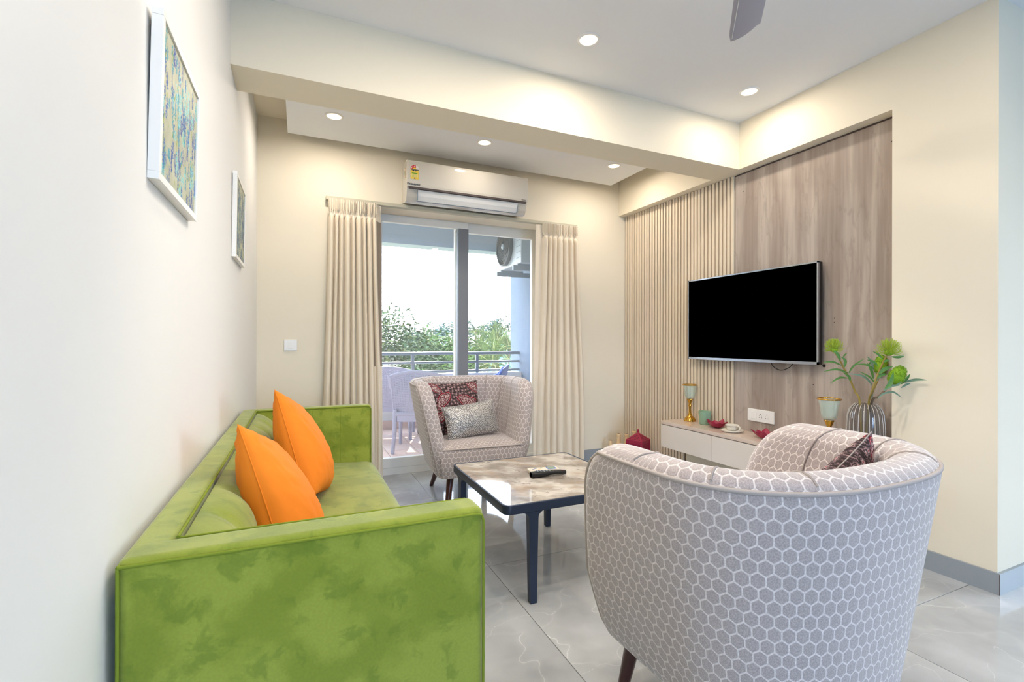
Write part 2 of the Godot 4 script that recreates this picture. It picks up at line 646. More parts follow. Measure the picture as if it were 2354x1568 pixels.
func make_materials() -> void:
	var linen := noise(201, 0.25, 256, 256, 2)
	var fine := grey(linen, 256, 256)
	M.wall_daylit = mat(rgb(229, 230, 229), 0.75, 0, 0.3)  # the cream wall paint with bluish daylight put into its colour
	M.wall = mat(rgb(236, 227, 207), 0.75, 0, 0.3)
	M.ceiling = mat(rgb(237, 239, 242), 0.85, 0, 0.3)
	M.beam = mat(rgb(238, 229, 208), 0.8, 0, 0.3)
	M.grout = mat(rgb(150, 148, 143), 0.7)
	var tile := mat(Color.WHITE, 0.06, 0, 0.5)
	tile.albedo_texture = marble_floor()
	tile.uv1_scale = Vector3(0.55, 0.55, 1)
	M.tile = tile
	M.skirting = mat(rgb(150, 158, 164), 0.25, 0, 0.5)
	M.green = triplanar(mat(Color.WHITE, 0.85, 0, 0.25), Vector3(1.15, 1.15, 1.15))
	M.green.albedo_texture = velvet()
	M.green.rim_enabled = true
	M.green.rim = 0.8
	M.green.rim_tint = 0.9
	M.green_pipe = mat(rgb(124, 140, 46), 0.8, 0, 0.3)
	var hx := hex_pictures()
	M.hex = mat(Color.WHITE, 0.8, 0, 0.3)
	M.hex.albedo_texture = hx[0]
	M.hex.uv1_scale = Vector3(1.0 / 0.116, 1.0 / 0.118, 1)
	M.hex.rim_enabled = true
	M.hex.rim = 1.0
	M.hex.rim_tint = 0.3
	bump(M.hex, hx[1], 0.12)
	M.pipe = mat(rgb(178, 170, 166), 0.8, 0, 0.3)
	M.seam = mat(rgb(162, 154, 150), 0.9, 0, 0.2)
	M.leg = mat(rgb(66, 34, 30), 0.3, 0, 0.5)
	M.orange = triplanar(mat(rgb(238, 134, 40), 0.8, 0, 0.3), Vector3(9, 9, 9))
	M.orange.rim_enabled = true
	M.orange.rim = 0.5
	M.orange.rim_tint = 0.8
	M.paisley = mat(Color.WHITE, 0.8, 0, 0.3)
	M.paisley.albedo_texture = paisley()
	M.dots = mat(Color.WHITE, 0.42, 0.45, 0.5)
	M.dots.albedo_texture = dotted()
	M.dots.rim_enabled = true
	M.dots.rim = 0.8
	M.navy = mat(rgb(38, 50, 72), 0.4, 0.2, 0.5)
	M.marble = mat(Color.WHITE, 0.04, 0, 0.55)
	M.marble.albedo_texture = marble_table()
	M.marble.uv1_scale = Vector3(1.1, 1.1, 1)
	M.curtain = triplanar(mat(rgb(234, 222, 202), 0.9, 0, 0.2), Vector3(6, 6, 6))
	M.curtain.backlight_enabled = true
	M.curtain.backlight = Color(0.16, 0.15, 0.14)
	bump(M.curtain, fine, 0.03)
	M.shade_strip = mat(rgb(150, 138, 124), 0.9, 0, 0.2)  # dark tone for shade painted on the left curtain's edge
	M.upvc = mat(rgb(243, 241, 235), 0.35, 0, 0.5)
	M.interlock = mat(rgb(128, 130, 136), 0.4, 0.1)  # white stile made grey: its shade against the light is painted in
	M.track = mat(rgb(196, 190, 168), 0.5)
	M.glass = mat(Color(0.9, 0.97, 0.96, 0.06), 0.0, 0, 0.5)
	M.glass.transparency = BaseMaterial3D.TRANSPARENCY_ALPHA
	M.slat = triplanar(mat(rgb(228, 214, 192), 0.6, 0, 0.35), Vector3(3, 3, 3))
	M.groove = mat(rgb(112, 86, 62), 0.8, 0, 0.2)
	M.wood = mat(Color.WHITE, 0.45, 0, 0.4)
	M.wood.albedo_texture = wood_panel()
	M.wood.uv1_scale = Vector3(0.85, 0.5, 1)
	M.white = mat(rgb(240, 240, 238), 0.35, 0, 0.5)
	M.gloss_white = mat(rgb(208, 203, 192), 0.06, 0, 0.5)
	M.dark_strip = mat(rgb(84, 72, 70), 0.4)
	M.black = mat(rgb(10, 10, 12), 0.5)
	M.screen = mat(Color(0, 0, 0), 1.0, 0, 0.0)
	M.screen.specular_mode = BaseMaterial3D.SPECULAR_DISABLED
	M.silver = mat(rgb(178, 184, 194), 0.25, 0.9)
	M.taupe_gloss = mat(rgb(226, 217, 208), 0.08, 0, 0.5)
	M.taupe_top = mat(rgb(214, 196, 182), 0.05, 0, 0.6)
	M.gold = mat(rgb(214, 164, 70), 0.15, 1.0)
	M.mercury = mat(Color8(206, 226, 212, 46), 0.12, 0.1, 0.9)
	M.mercury.transparency = BaseMaterial3D.TRANSPARENCY_ALPHA
	M.celadon = mat(rgb(138, 172, 146), 0.08, 0, 0.6)
	M.magenta = mat(rgb(158, 30, 66), 0.35, 0, 0.5)
	M.cream = mat(rgb(222, 216, 202), 0.45, 0, 0.5)
	M.ivory = mat(rgb(236, 208, 164), 0.3, 0, 0.5)
	M.smoke = mat(Color8(92, 86, 88, 100), 0.03, 0, 0.5)
	M.smoke.transparency = BaseMaterial3D.TRANSPARENCY_ALPHA
	M.rib = mat(rgb(205, 196, 186), 0.15, 0.2, 0.6)
	M.leaf = mat(rgb(74, 124, 52), 0.45, 0, 0.5)
	M.leaf.backlight_enabled = true
	M.leaf.backlight = Color(0.15, 0.25, 0.08)
	M.leaf_grey = mat(rgb(110, 140, 118), 0.5, 0, 0.5)
	M.stem = mat(rgb(152, 132, 58), 0.5)
	M.petal = mat(rgb(178, 202, 74), 0.5, 0, 0.4)
	M.petal.backlight_enabled = true
	M.petal.backlight = Color(0.25, 0.3, 0.08)
	M.banksia = mat(rgb(132, 172, 46), 0.7, 0, 0.3)
	M.fan = mat(rgb(176, 174, 184), 0.3, 0, 0.5)
	M.glow = mat(rgb(255, 246, 226), 0.5)
	M.glow.emission_enabled = true
	M.glow.emission = Color(1.0, 0.93, 0.80)
	M.glow.emission_energy_multiplier = 1.6
	# outdoors
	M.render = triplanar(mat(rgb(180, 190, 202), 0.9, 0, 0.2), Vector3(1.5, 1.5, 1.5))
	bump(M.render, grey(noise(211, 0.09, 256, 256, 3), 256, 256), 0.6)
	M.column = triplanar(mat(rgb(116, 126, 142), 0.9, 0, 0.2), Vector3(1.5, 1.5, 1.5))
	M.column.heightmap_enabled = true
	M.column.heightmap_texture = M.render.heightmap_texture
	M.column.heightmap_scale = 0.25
	M.paint = mat(rgb(190, 200, 206), 0.9, 0, 0.2)
	M.terracotta = mat(rgb(238, 204, 188), 0.5, 0, 0.4)
	M.terracotta_alt = mat(rgb(240, 211, 197), 0.5, 0, 0.4)
	M.rail = mat(rgb(120, 124, 134), 0.35, 0.4)
	M.woven = mat(rgb(176, 174, 194), 0.6, 0, 0.4)
	M.blue = mat(rgb(58, 90, 180), 0.5, 0, 0.4)
	M.umber = mat(rgb(86, 76, 80), 0.5)
	M.unit = mat(rgb(186, 195, 200), 0.4)
	M.grille = mat(rgb(92, 94, 100), 0.5)
	M.galv = mat(rgb(140, 150, 160), 0.5, 0.2)
	M.copper = mat(rgb(150, 116, 84), 0.5, 0.3)
	M.ground = mat(rgb(120, 118, 84), 1.0)
	M.bark = mat(rgb(122, 106, 88), 0.9)
	M.teal = mat(rgb(120, 190, 184), 0.8)
	M.foliage = mat(Color.WHITE, 0.7, 0, 0.2)
	M.foliage.vertex_color_use_as_albedo = true
	M.foliage.backlight_enabled = true
	M.foliage.backlight = Color(0.12, 0.14, 0.06)


# ---------------------------------------------------------------- light and camera
func area(called: String, at: Vector3, towards: Vector3, size: Vector2, color: Color, energy: float) -> void:
	var l := AreaLight3D.new()
	l.name = called
	l.area_size = size
	l.light_color = color
	l.light_energy = energy
	l.area_range = 14.0
	l.area_attenuation = 2.0
	l.shadow_enabled = true
	add_child(l, true)
	l.look_at_from_position(at, at + towards, Vector3.FORWARD if absf(towards.y) > 0.9 else Vector3.UP)


func light_the_place() -> void:
	var cam := Camera3D.new()
	cam.name = "camera"
	cam.position = Vector3(0, 1.12, 0)
	cam.rotation = Vector3(0, -0.4198, 0.0019)
	cam.fov = rad_to_deg(2.0 * atan(784.0 / 1090.0))
	cam.near = 0.03
	cam.far = 400.0
	add_child(cam)
	cam.current = true

	var sky := ProceduralSkyMaterial.new()
	sky.sky_top_color = Color(0.80, 0.88, 0.97)
	sky.sky_horizon_color = Color(0.96, 0.97, 0.98)
	sky.sky_curve = 0.12
	sky.ground_bottom_color = Color(0.5, 0.5, 0.46)
	sky.ground_horizon_color = Color(0.85, 0.86, 0.85)
	sky.sun_angle_max = 0.5
	sky.sky_energy_multiplier = 2.8
	var e := Environment.new()
	e.background_mode = Environment.BG_SKY
	e.sky = Sky.new()
	e.sky.sky_material = sky
	e.tonemap_mode = Environment.TONE_MAPPER_LINEAR
	e.tonemap_exposure = 1.25
	e.sdfgi_enabled = true
	e.ssao_enabled = true
	e.ssil_enabled = true
	var we := WorldEnvironment.new()
	we.name = "environment"
	we.environment = e
	add_child(we)

	var sun := DirectionalLight3D.new()
	sun.name = "sun"
	sun.light_color = Color(1.0, 0.96, 0.88)
	sun.light_energy = 1.8
	sun.light_angular_distance = 0.6
	sun.sky_mode = DirectionalLight3D.SKY_MODE_LIGHT_ONLY
	sun.shadow_enabled = true
	add_child(sun)
	sun.look_at_from_position(Vector3.ZERO, Vector3(-0.35, -1.0, 0.95))

	# added area lights just inside the unseen windows, strengthening their daylight
	area("added_daylight", Vector3(0.85, 1.3, 6.85), Vector3(0, 0, -1), Vector2(2.1, 2.0), Color(0.52, 0.76, 1.0), 10.0)
	area("added_daylight", Vector3(6.32, 1.35, 1.2), Vector3(-1, 0, 0), Vector2(2.4, 1.9), Color(0.68, 0.84, 1.0), 1.2)


const LAMPS := [
	[1.342, YC, -2.055, "round ceiling downlight nearest the fan blade and the beam", 0.29],
	[2.525, YC, -2.075, "round ceiling downlight close to the television wall, in front of the beam", 0.27],
	[0.20, 2.60, -3.33, "round downlight in the dropped ceiling, leftmost of its three", 0.40],
	[1.25, 2.60, -3.31, "round downlight in the dropped ceiling above the air conditioner", 0.17],
	[2.41, 2.60, -3.30, "round downlight in the dropped ceiling, rightmost of its three", 0.40],
	[0.72, YC, -1.46, "added unseen ceiling downlight above the sofa", 0.8],  # from here on: unseen downlights added to brighten the room
	[1.05, YC, -1.15, "added unseen ceiling downlight over the coffee table", 0.95],
	[2.05, YC, -0.35, "added unseen ceiling downlight by the corner of the television wall", 0.4],
	[0.16, YC, -0.62, "added unseen ceiling downlight above the near arm of the sofa", 0.45],
	[2.4, YC, 1.2, "added unseen ceiling downlight in the middle of the rear of the room", 0.35],
	[4.6, YC, 0.6, "added unseen ceiling downlight over the dining side near the window", 0.2],
	[0.9, YC, 2.0, "added unseen ceiling downlight nearest the rear wall", 0.3],
	[2.6, YC, 4.2, "added unseen ceiling downlight in the deep rear of the room", 0.3],
]


func lamps() -> void:
	for k in LAMPS.size():
		var a: Array = LAMPS[k]
		var t := thing("ceiling_light", a[3], "downlight", Vector3(a[0], a[1], a[2]), 0.0, "round ceiling downlights")
		obj("ring", MB.new().lathe([[0.044, -0.001], [0.046, -0.006], [0.054, -0.006], [0.058, -0.001], [0.058, 0.0]], 32), M.white, t)
		obj("diffuser", MB.new().lathe([[0.0005, -0.004], [0.046, -0.004], [0.0462, -0.0005]], 32), M.glow, t)
		area("downlight", Vector3(a[0], a[1] - 0.012, a[2]), Vector3.DOWN, Vector2(0.08, 0.08), Color(1.0, 0.945, 0.875), a[4] * 1.4)


# ---------------------------------------------------------------- the room
func room() -> void:
	struct("floor", bx(-0.45, -0.2, -4.2, 6.7, -0.004, 7.2), M.grout, "grey grout bed under the polished stone floor tiles")
	var fl: Node3D = get_node("floor")
	var gap := 0.0012
	var xs := []
	for k in range(-1, 6):
		xs.append(0.858 + 1.16 * k)
	var zs := []
	for k in range(-3, 9):
		zs.append(-1.137 + 1.06 * k)
	var count := 0
	for i in xs.size() - 1:
		for j in zs.size() - 1:
			var x0: float = maxf(xs[i], XL) + gap
			var x1: float = minf(xs[i + 1], 6.5) - gap
			var z0: float = maxf(zs[j], -4.06) + gap
			var z1: float = minf(zs[j + 1], 7.0) - gap
			if x1 - x0 < 0.02 or z1 - z0 < 0.02 or (x0 > XN and z1 < -1.2):
				continue
			var m := bx(x0, -0.012, z0, x1, 0.0, z1, 0.0012)
			var r := RandomNumberGenerator.new()
			r.seed = 900 + count
			var off := Vector2(r.randf() * 3.0, r.randf() * 3.0)
			var turn := (r.randi() % 2) * PI + 0.35
			for k in m.uv.size():
				m.uv[k] = m.uv[k].rotated(turn) + off
			obj("tile", m, M.tile, fl)
			count += 1

	struct("wall_left", bx(XL - 0.15, 0, -4.2, XL, 2.9, 7.2), M.wall_daylit, "long cream wall, tinted for cool daylight, behind the sofa with two framed prints")
	struct("wall_back", boxes([[Vector3(XL, 0, -4.14), Vector3(0.48, 2.9, ZB)], [Vector3(2.17, 0, -4.14), Vector3(3.1, 2.9, ZB)], [Vector3(0.48, 2.172, -4.02), Vector3(2.17, 2.9, ZB)], [Vector3(0.48, 2.225, -4.14), Vector3(2.17, 2.9, -4.02)]]), M.wall, "cream wall round the sliding balcony door")
	struct("wall_right", boxes([[Vector3(XR, YB, ZB), Vector3(3.1, 2.9, -1.458)], [Vector3(XN, 0, ZB), Vector3(3.1, YB, -1.458)], [Vector3(XR, 0, -1.458), Vector3(6.7, 2.9, -1.044)]]), M.wall, "cream television wall with a shallow recess and an outer corner")
	struct("wall_rear", boxes([[Vector3(XL, 0, 7.0), Vector3(-0.2, 2.9, 7.2)], [Vector3(1.9, 0, 7.0), Vector3(6.7, 2.9, 7.2)], [Vector3(-0.2, 0, 7.0), Vector3(1.9, 0.2, 7.2)], [Vector3(-0.2, 2.4, 7.0), Vector3(1.9, 2.9, 7.2)]]), M.wall, "cream rear wall with a wide window")
	struct("wall_far_right", boxes([[Vector3(6.5, 0, -1.044), Vector3(6.7, 2.9, -0.1)], [Vector3(6.5, 0, 2.5), Vector3(6.7, 2.9, 7.0)], [Vector3(6.5, 0, -0.1), Vector3(6.7, 0.35, 2.5)], [Vector3(6.5, 2.35, -0.1), Vector3(6.7, 2.9, 2.5)]]), M.wall, "cream dining side wall with a window")
	struct("ceiling", bx(XL, YC, -2.45, 6.7, 2.9, 7.2), M.ceiling, "flat pale grey ceiling with round downlights")
	struct("ceiling_slab", bx(XL, 2.72, -4.0, 3.1, 2.9, -2.45), M.wall, "shaded slab above the dropped ceiling panel")
	struct("ceiling_panel", bx(-0.085, 2.60, -3.735, 2.695, 2.66, -2.75), M.ceiling, "dropped pale grey ceiling panel before the balcony wall")
	struct("beam", bx(XL, YB, -2.655, XR, 2.72, -2.41), M.beam, "deep cream beam across the ceiling")
	# windows behind the camera
	for a in [[Vector3(-0.2, 0.2, 7.1), Vector3(1.9, 2.4, 7.1), "window_1", 0], [Vector3(6.6, 0.35, -0.1), Vector3(6.6, 2.35, 2.5), "window_2", 1]]:
		var lo: Vector3 = a[0]
		var hi: Vector3 = a[1]
		var d := Vector3(0, 0, 0.025) if a[3] == 0 else Vector3(0.025, 0, 0)
		var w := struct(a[2], boxes([[lo - d, Vector3(hi.x, lo.y + 0.06, hi.z) + d], [Vector3(lo.x, hi.y - 0.06, lo.z) - d, hi + d],
			[lo - d, Vector3(lo.x + (0.06 if a[3] == 0 else 0.0), hi.y, lo.z + (0.06 if a[3] == 1 else 0.0)) + d],
			[Vector3(hi.x - (0.06 if a[3] == 0 else 0.0), lo.y, hi.z - (0.06 if a[3] == 1 else 0.0)) - d, hi + d]]), M.upvc, "white framed window behind the viewer")
		obj("pane", boxes([[lo - d * 0.1, hi + d * 0.1]]), M.glass, w)
	# skirtings
	struct("baseboard_right", boxes([[Vector3(XR - 0.012, 0, -1.458), Vector3(XR, 0.094, -1.056)], [Vector3(XR - 0.012, 0, -1.056), Vector3(XR, 0.094, -1.044)]]), M.skirting, "grey stone skirting along the television wall")
	struct("baseboard_return", bx(XR - 0.012, 0, -1.044, 6.5, 0.094, -1.032), M.skirting, "grey stone skirting round the outer wall corner")
	struct("baseboard_back", boxes([[Vector3(2.17, 0, ZB), Vector3(XN, 0.094, ZB + 0.012)], [Vector3(XL, 0, ZB), Vector3(0.48, 0.094, ZB + 0.012)]]), M.skirting, "grey stone skirting below the balcony wall")
	struct("baseboard_recess", bx(XN - 0.012, 0, ZB + 0.012, XN, 0.105, -1.46), M.skirting, "grey stone skirting under the slatted wall")
	# thin black seam where the skirting turns the corner
	obj("corner_joint", bx(XR - 0.0135, 0.002, -1.033, XR - 0.0115, 0.092, -1.031), M.leg, get_node("baseboard_return"))


func wall_cladding() -> void:
	# slats
	var s := struct("trim_1", boxes([[Vector3(XN - 0.006, 0.105, ZB), Vector3(XN, YB, -3.012)], [Vector3(XN - 0.006, 0.30, -3.012), Vector3(XN, YB, -2.511)]]), M.groove, "vertical beige slat cladding beside the wood panel")
	var z0 := -3.797
	var pitch := (3.797 - 2.513) / 36.0
	for k in 36:
		var za := z0 + pitch * k + 0.006
		var zb := z0 + pitch * (k + 1) - 0.006
		var yb := 0.105 if zb < -3.0 else 0.30
		obj("slat", bx(XN - 0.024, yb, za, XN - 0.006, YB - 0.001, zb, 0.002), M.slat, s)
	# wood panel
	var w := struct("trim_2", bx(XN - 0.018, 0.28, -2.509, XN, YB - 0.012, -1.462, 0.001), M.wood, "greyed wood veneer panel behind the television")
	obj("shadow_gap", bx(XN - 0.012, YB - 0.012, -2.509, XN, YB, -1.462), M.dark_strip, w)
	for q in [[0.973, -1.862, 0.010], [0.860, -2.335, 0.003], [0.852, -1.928, 0.0035], [1.26, -1.80, 0.0025], [1.235, -1.802, 0.0025], [1.36, -1.93, 0.0025], [2.20, -1.50, 0.004], [2.20, -2.44, 0.003]]:
		var h := MB.new().lathe([[0.0003, 0.0006], [q[2], 0.0006], [q[2], -0.0005]], 12).moved(Transform3D(Basis(Vector3(0, 0, 1), PI / 2), Vector3(XN - 0.018, q[0], q[1])))
		obj("screw_hole" if q[2] < 0.006 else "cable_hole", h, M.black, w)


func balcony_door() -> void:
	var d := struct("door_1", boxes([[Vector3(0.48, 2.19, -4.13), Vector3(2.17, 2.225, ZD)], [Vector3(0.48, 0, -4.13), Vector3(0.53, 2.19, ZD)], [Vector3(2.12, 0, -4.13), Vector3(2.17, 2.19, ZD)],
		[Vector3(0.48, 0, -4.14), Vector3(2.17, 0.056, ZD)]]), M.upvc, "white sliding balcony door with two glazed leaves")
	# left leaf in front, right leaf behind
	var rail := func(x0: float, x1: float, z0: float, z1: float, top: float, low: float, st: float, name_: String):
		var f := MB.new()
		f.box(Vector3((x0 + x1) / 2, (2.192 + top) / 2, (z0 + z1) / 2), Vector3(x1 - x0, 2.192 - top, z1 - z0), 0.004)
		f.box(Vector3((x0 + x1) / 2, (0.056 + low) / 2, (z0 + z1) / 2), Vector3(x1 - x0, low - 0.056, z1 - z0), 0.004)
		for x in [x0 + st / 2, x1 - st / 2]:
			f.box(Vector3(x, (top + low) / 2, (z0 + z1) / 2), Vector3(st, top - low, z1 - z0), 0.004)
		var o := obj(name_, f, M.upvc, d)
		obj("pane", bx(x0 + st * 0.8, low - 0.01, (z0 + z1) / 2 - 0.003, x1 - st * 0.8, top + 0.01, (z0 + z1) / 2 + 0.003), M.glass, o)
	rail.call(0.53, 1.368, -4.075, ZD + 0.004, 2.112, 0.138, 0.088, "leaf")
	rail.call(1.262, 2.12, -4.125, -4.083, 2.096, 0.138, 0.088, "leaf")
	obj("bead", boxes([[Vector3(1.268, 0.138, -4.05), Vector3(1.280, 2.112, ZD + 0.006)]]), M.galv, d)
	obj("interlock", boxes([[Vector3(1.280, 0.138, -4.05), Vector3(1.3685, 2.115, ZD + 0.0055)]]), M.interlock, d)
	struct("curtain_rail", bx(0.17, 2.166, ZB, 2.33, 2.192, ZB + 0.05, 0.003), M.track, "slim pale curtain track under the air conditioner")


func curtain(called: String, label: String, xt0: float, xt1: float, xb0: float, xb1: float, folds: int, seed_: int) -> Node3D:
	var t := thing(called, label, "curtain", Vector3.ZERO, 0.0, "linen curtains")
	var r := RandomNumberGenerator.new()
	r.seed = seed_
	var ph := []
	for k in folds + 2:
		ph.append(r.randf_range(-0.22, 0.22))
	var cols := folds * 14 + 1
	var ys := [2.165, 2.14, 2.11, 2.085, 2.07, 2.062, 2.055, 2.045, 2.03, 2.0, 1.95, 1.85, 1.7, 1.5, 1.2, 0.9, 0.6, 0.3, 0.02]
	var zc := -3.715
	var shape := func(i: int, j: int) -> Vector3:
		var y: float = ys[i]
		var u := float(j) / (cols - 1)
		var v := (2.165 - y) / 2.145
		var fu := u * folds
		var k := mini(int(fu), folds - 1)
		var f := fu - k
		# uneven fold widths
		var lo: float = (k + (ph[k] if k > 0 else 0.0)) / folds
		var hi: float = (k + 1 + (ph[k + 1] if k < folds - 1 else 0.0)) / folds
		var uu := lo + (hi - lo) * f
		uu += 0.012 * sin(v * 5.0 + k * 2.1) * v
		var x := lerpf(lerpf(xt0, xt1, uu), lerpf(xb0, xb1, uu), smoothstep(0.0, 0.9, v))
		var head := smoothstep(2.03, 2.062, y)          # 1 in the gathered heading
		var pinch := exp(-pow((y - 2.052) / 0.016, 2.0))
		var body = pow(absf(sin(PI * f)), 0.5) * (0.062 + 0.02 * ph[k])
		var heading := 0.018 * absf(sin(PI * f * 3.0)) + 0.012 * sin(PI * f)
		var z: float = zc + lerpf(body - 0.03, heading - 0.012, head) * (1.0 - 0.75 * pinch)
		# at the pinch each pleat is drawn to its middle
		var midx := lerpf(xt0, xt1, (lo + hi) / 2)
		x = lerpf(x, midx, 0.45 * pinch)
		if y > 2.07:
			x += 0.006 * sin(PI * f * 6.0)
		return Vector3(x, y, z)
	obj("drape", MB.new().grid(ys.size(), cols, shape, null, false, false), M.curtain, t)
	return t


func curtains() -> void:
	var l := curtain("curtain", "beige pleated linen curtain left of the balcony door behind the sofa end", 0.186, 0.53, 0.15, 0.57, 9, 3)
	# the leading edge, its middle stretch coloured dark for backlit shade
	var edge := func(x0: float, x1: float, y0: float, y1: float) -> MB:
		return MB.new().grid(12, 8, func(i, j):
			var u = j / 7.0
			var y := lerpf(y1, y0, i / 11.0)
			return Vector3(lerpf(x0, x1, u) + 0.02 * (2.1 - y) / 2.1 * u, y, -3.735 + 0.022 * sin(u * PI * 1.6)), null, false, false)
	obj("shade_strip", edge.call(0.500, 0.566, 0.925, 2.03), M.shade_strip, l)
	obj("hem_edge", edge.call(0.500, 0.566, 0.02, 0.925), M.curtain, l)
	obj("heading_edge", edge.call(0.500, 0.566, 2.03, 2.16), M.curtain, l)
	var rr := curtain("curtain", "beige pleated linen curtain right of the balcony door beside the far tub chair", 1.955, 2.31, 1.90, 2.395, 7, 8)
	obj("return_edge", MB.new().grid(12, 6, func(i, j):
		var u = j / 5.0
		return Vector3(lerpf(1.893, 1.965, u) - 0.02 * (i / 11.0), lerpf(2.15, 0.02, i / 11.0), -3.735 + 0.008 * sin(u * PI)), null, false, false), M.curtain, rr)


# ---------------------------------------------------------------- seating
func tub_shape() -> Dictionary:
	# the walls of a tub chair: rows at rising heights, each a U-shaped path with its outward normals
	var y0 := 0.225
	var yt := 0.850
	var ys := [y0, y0 + 0.015, 0.27, 0.32, 0.37, 0.42, 0.47, 0.52, 0.57, 0.62, 0.67, 0.71, 0.745, 0.77]
	for d in [0.06, 0.045, 0.030, 0.018, 0.009, 0.003, 0.0]:
		ys.append(yt - d)
	var rows := []
	for y in ys:
		var t: float = (y - 0.23) / 0.617
		var w: float = 0.297 + 0.13 * pow(maxf(t, 0.0), 0.8) - 0.055
		var zb: float = -(0.287 + 0.077 * maxf(t, 0.0)) + 0.055
		var tuck: float = 0.02 * pow(clampf((y0 + 0.03 - y) / 0.03, 0.0, 1.0), 2.0)
		w -= tuck
		zb += tuck
		var zf: float = 0.335 - 0.03 * maxf(0.0, 0.3 - t) / 0.3 - 0.10 * maxf(0.0, t - 0.3) / 0.7
		if y > yt - 0.16:
			zf -= 0.15 * (1.0 - sqrt(maxf(0.0, 1.0 - pow((y - (yt - 0.16)) / 0.16, 2.0))))
		var z0 := -0.05
		var pts := []
		var ef := []
		var side := zf - z0
		var ds := [0.0, 0.0015, 0.006, 0.014, 0.026, 0.042, 0.06]
		for k in range(1, 6):
			ds.append(lerpf(0.06, side, k / 5.0))
		for d in ds:
			pts.append(Vector2(-w, zf - d))
			ef.append(sqrt(1.0 - pow(1.0 - minf(d / 0.06, 1.0), 2.0)))
		for k in range(1, 30):
			var a := lerpf(-PI / 2, PI / 2, k / 30.0)
			pts.append(Vector2(w * signf(sin(a)) * pow(absf(sin(a)), 0.8), z0 + (zb - z0) * pow(cos(a), 0.8)))
			ef.append(1.0)
		ds.reverse()
		for d in ds:
			pts.append(Vector2(w, zf - d))
			ef.append(sqrt(1.0 - pow(1.0 - minf(d / 0.06, 1.0), 2.0)))
		var nor := []
		for k in pts.size():
			var tan_: Vector2 = (pts[mini(k + 1, pts.size() - 1)] - pts[maxi(k - 1, 0)]).normalized()
			if k <= 7:
				tan_ = Vector2(0, -1)
			elif k >= pts.size() - 8:
				tan_ = Vector2(0, 1)
			var q := Vector2(-tan_.y, tan_.x)
			nor.append(q if q.dot(pts[k]) > 0 else -q)
		var et := sqrt(1.0 - pow(1.0 - minf((yt - y) / 0.05, 1.0), 2.0))
		var arc := [0.0]
		for k in range(1, pts.size()):
			arc.append(arc[k - 1] + pts[k].distance_to(pts[k - 1]))
		rows.append({"y": y, "p": pts, "n": nor, "e": ef, "t": et, "arc": arc})
	return {"rows": rows}


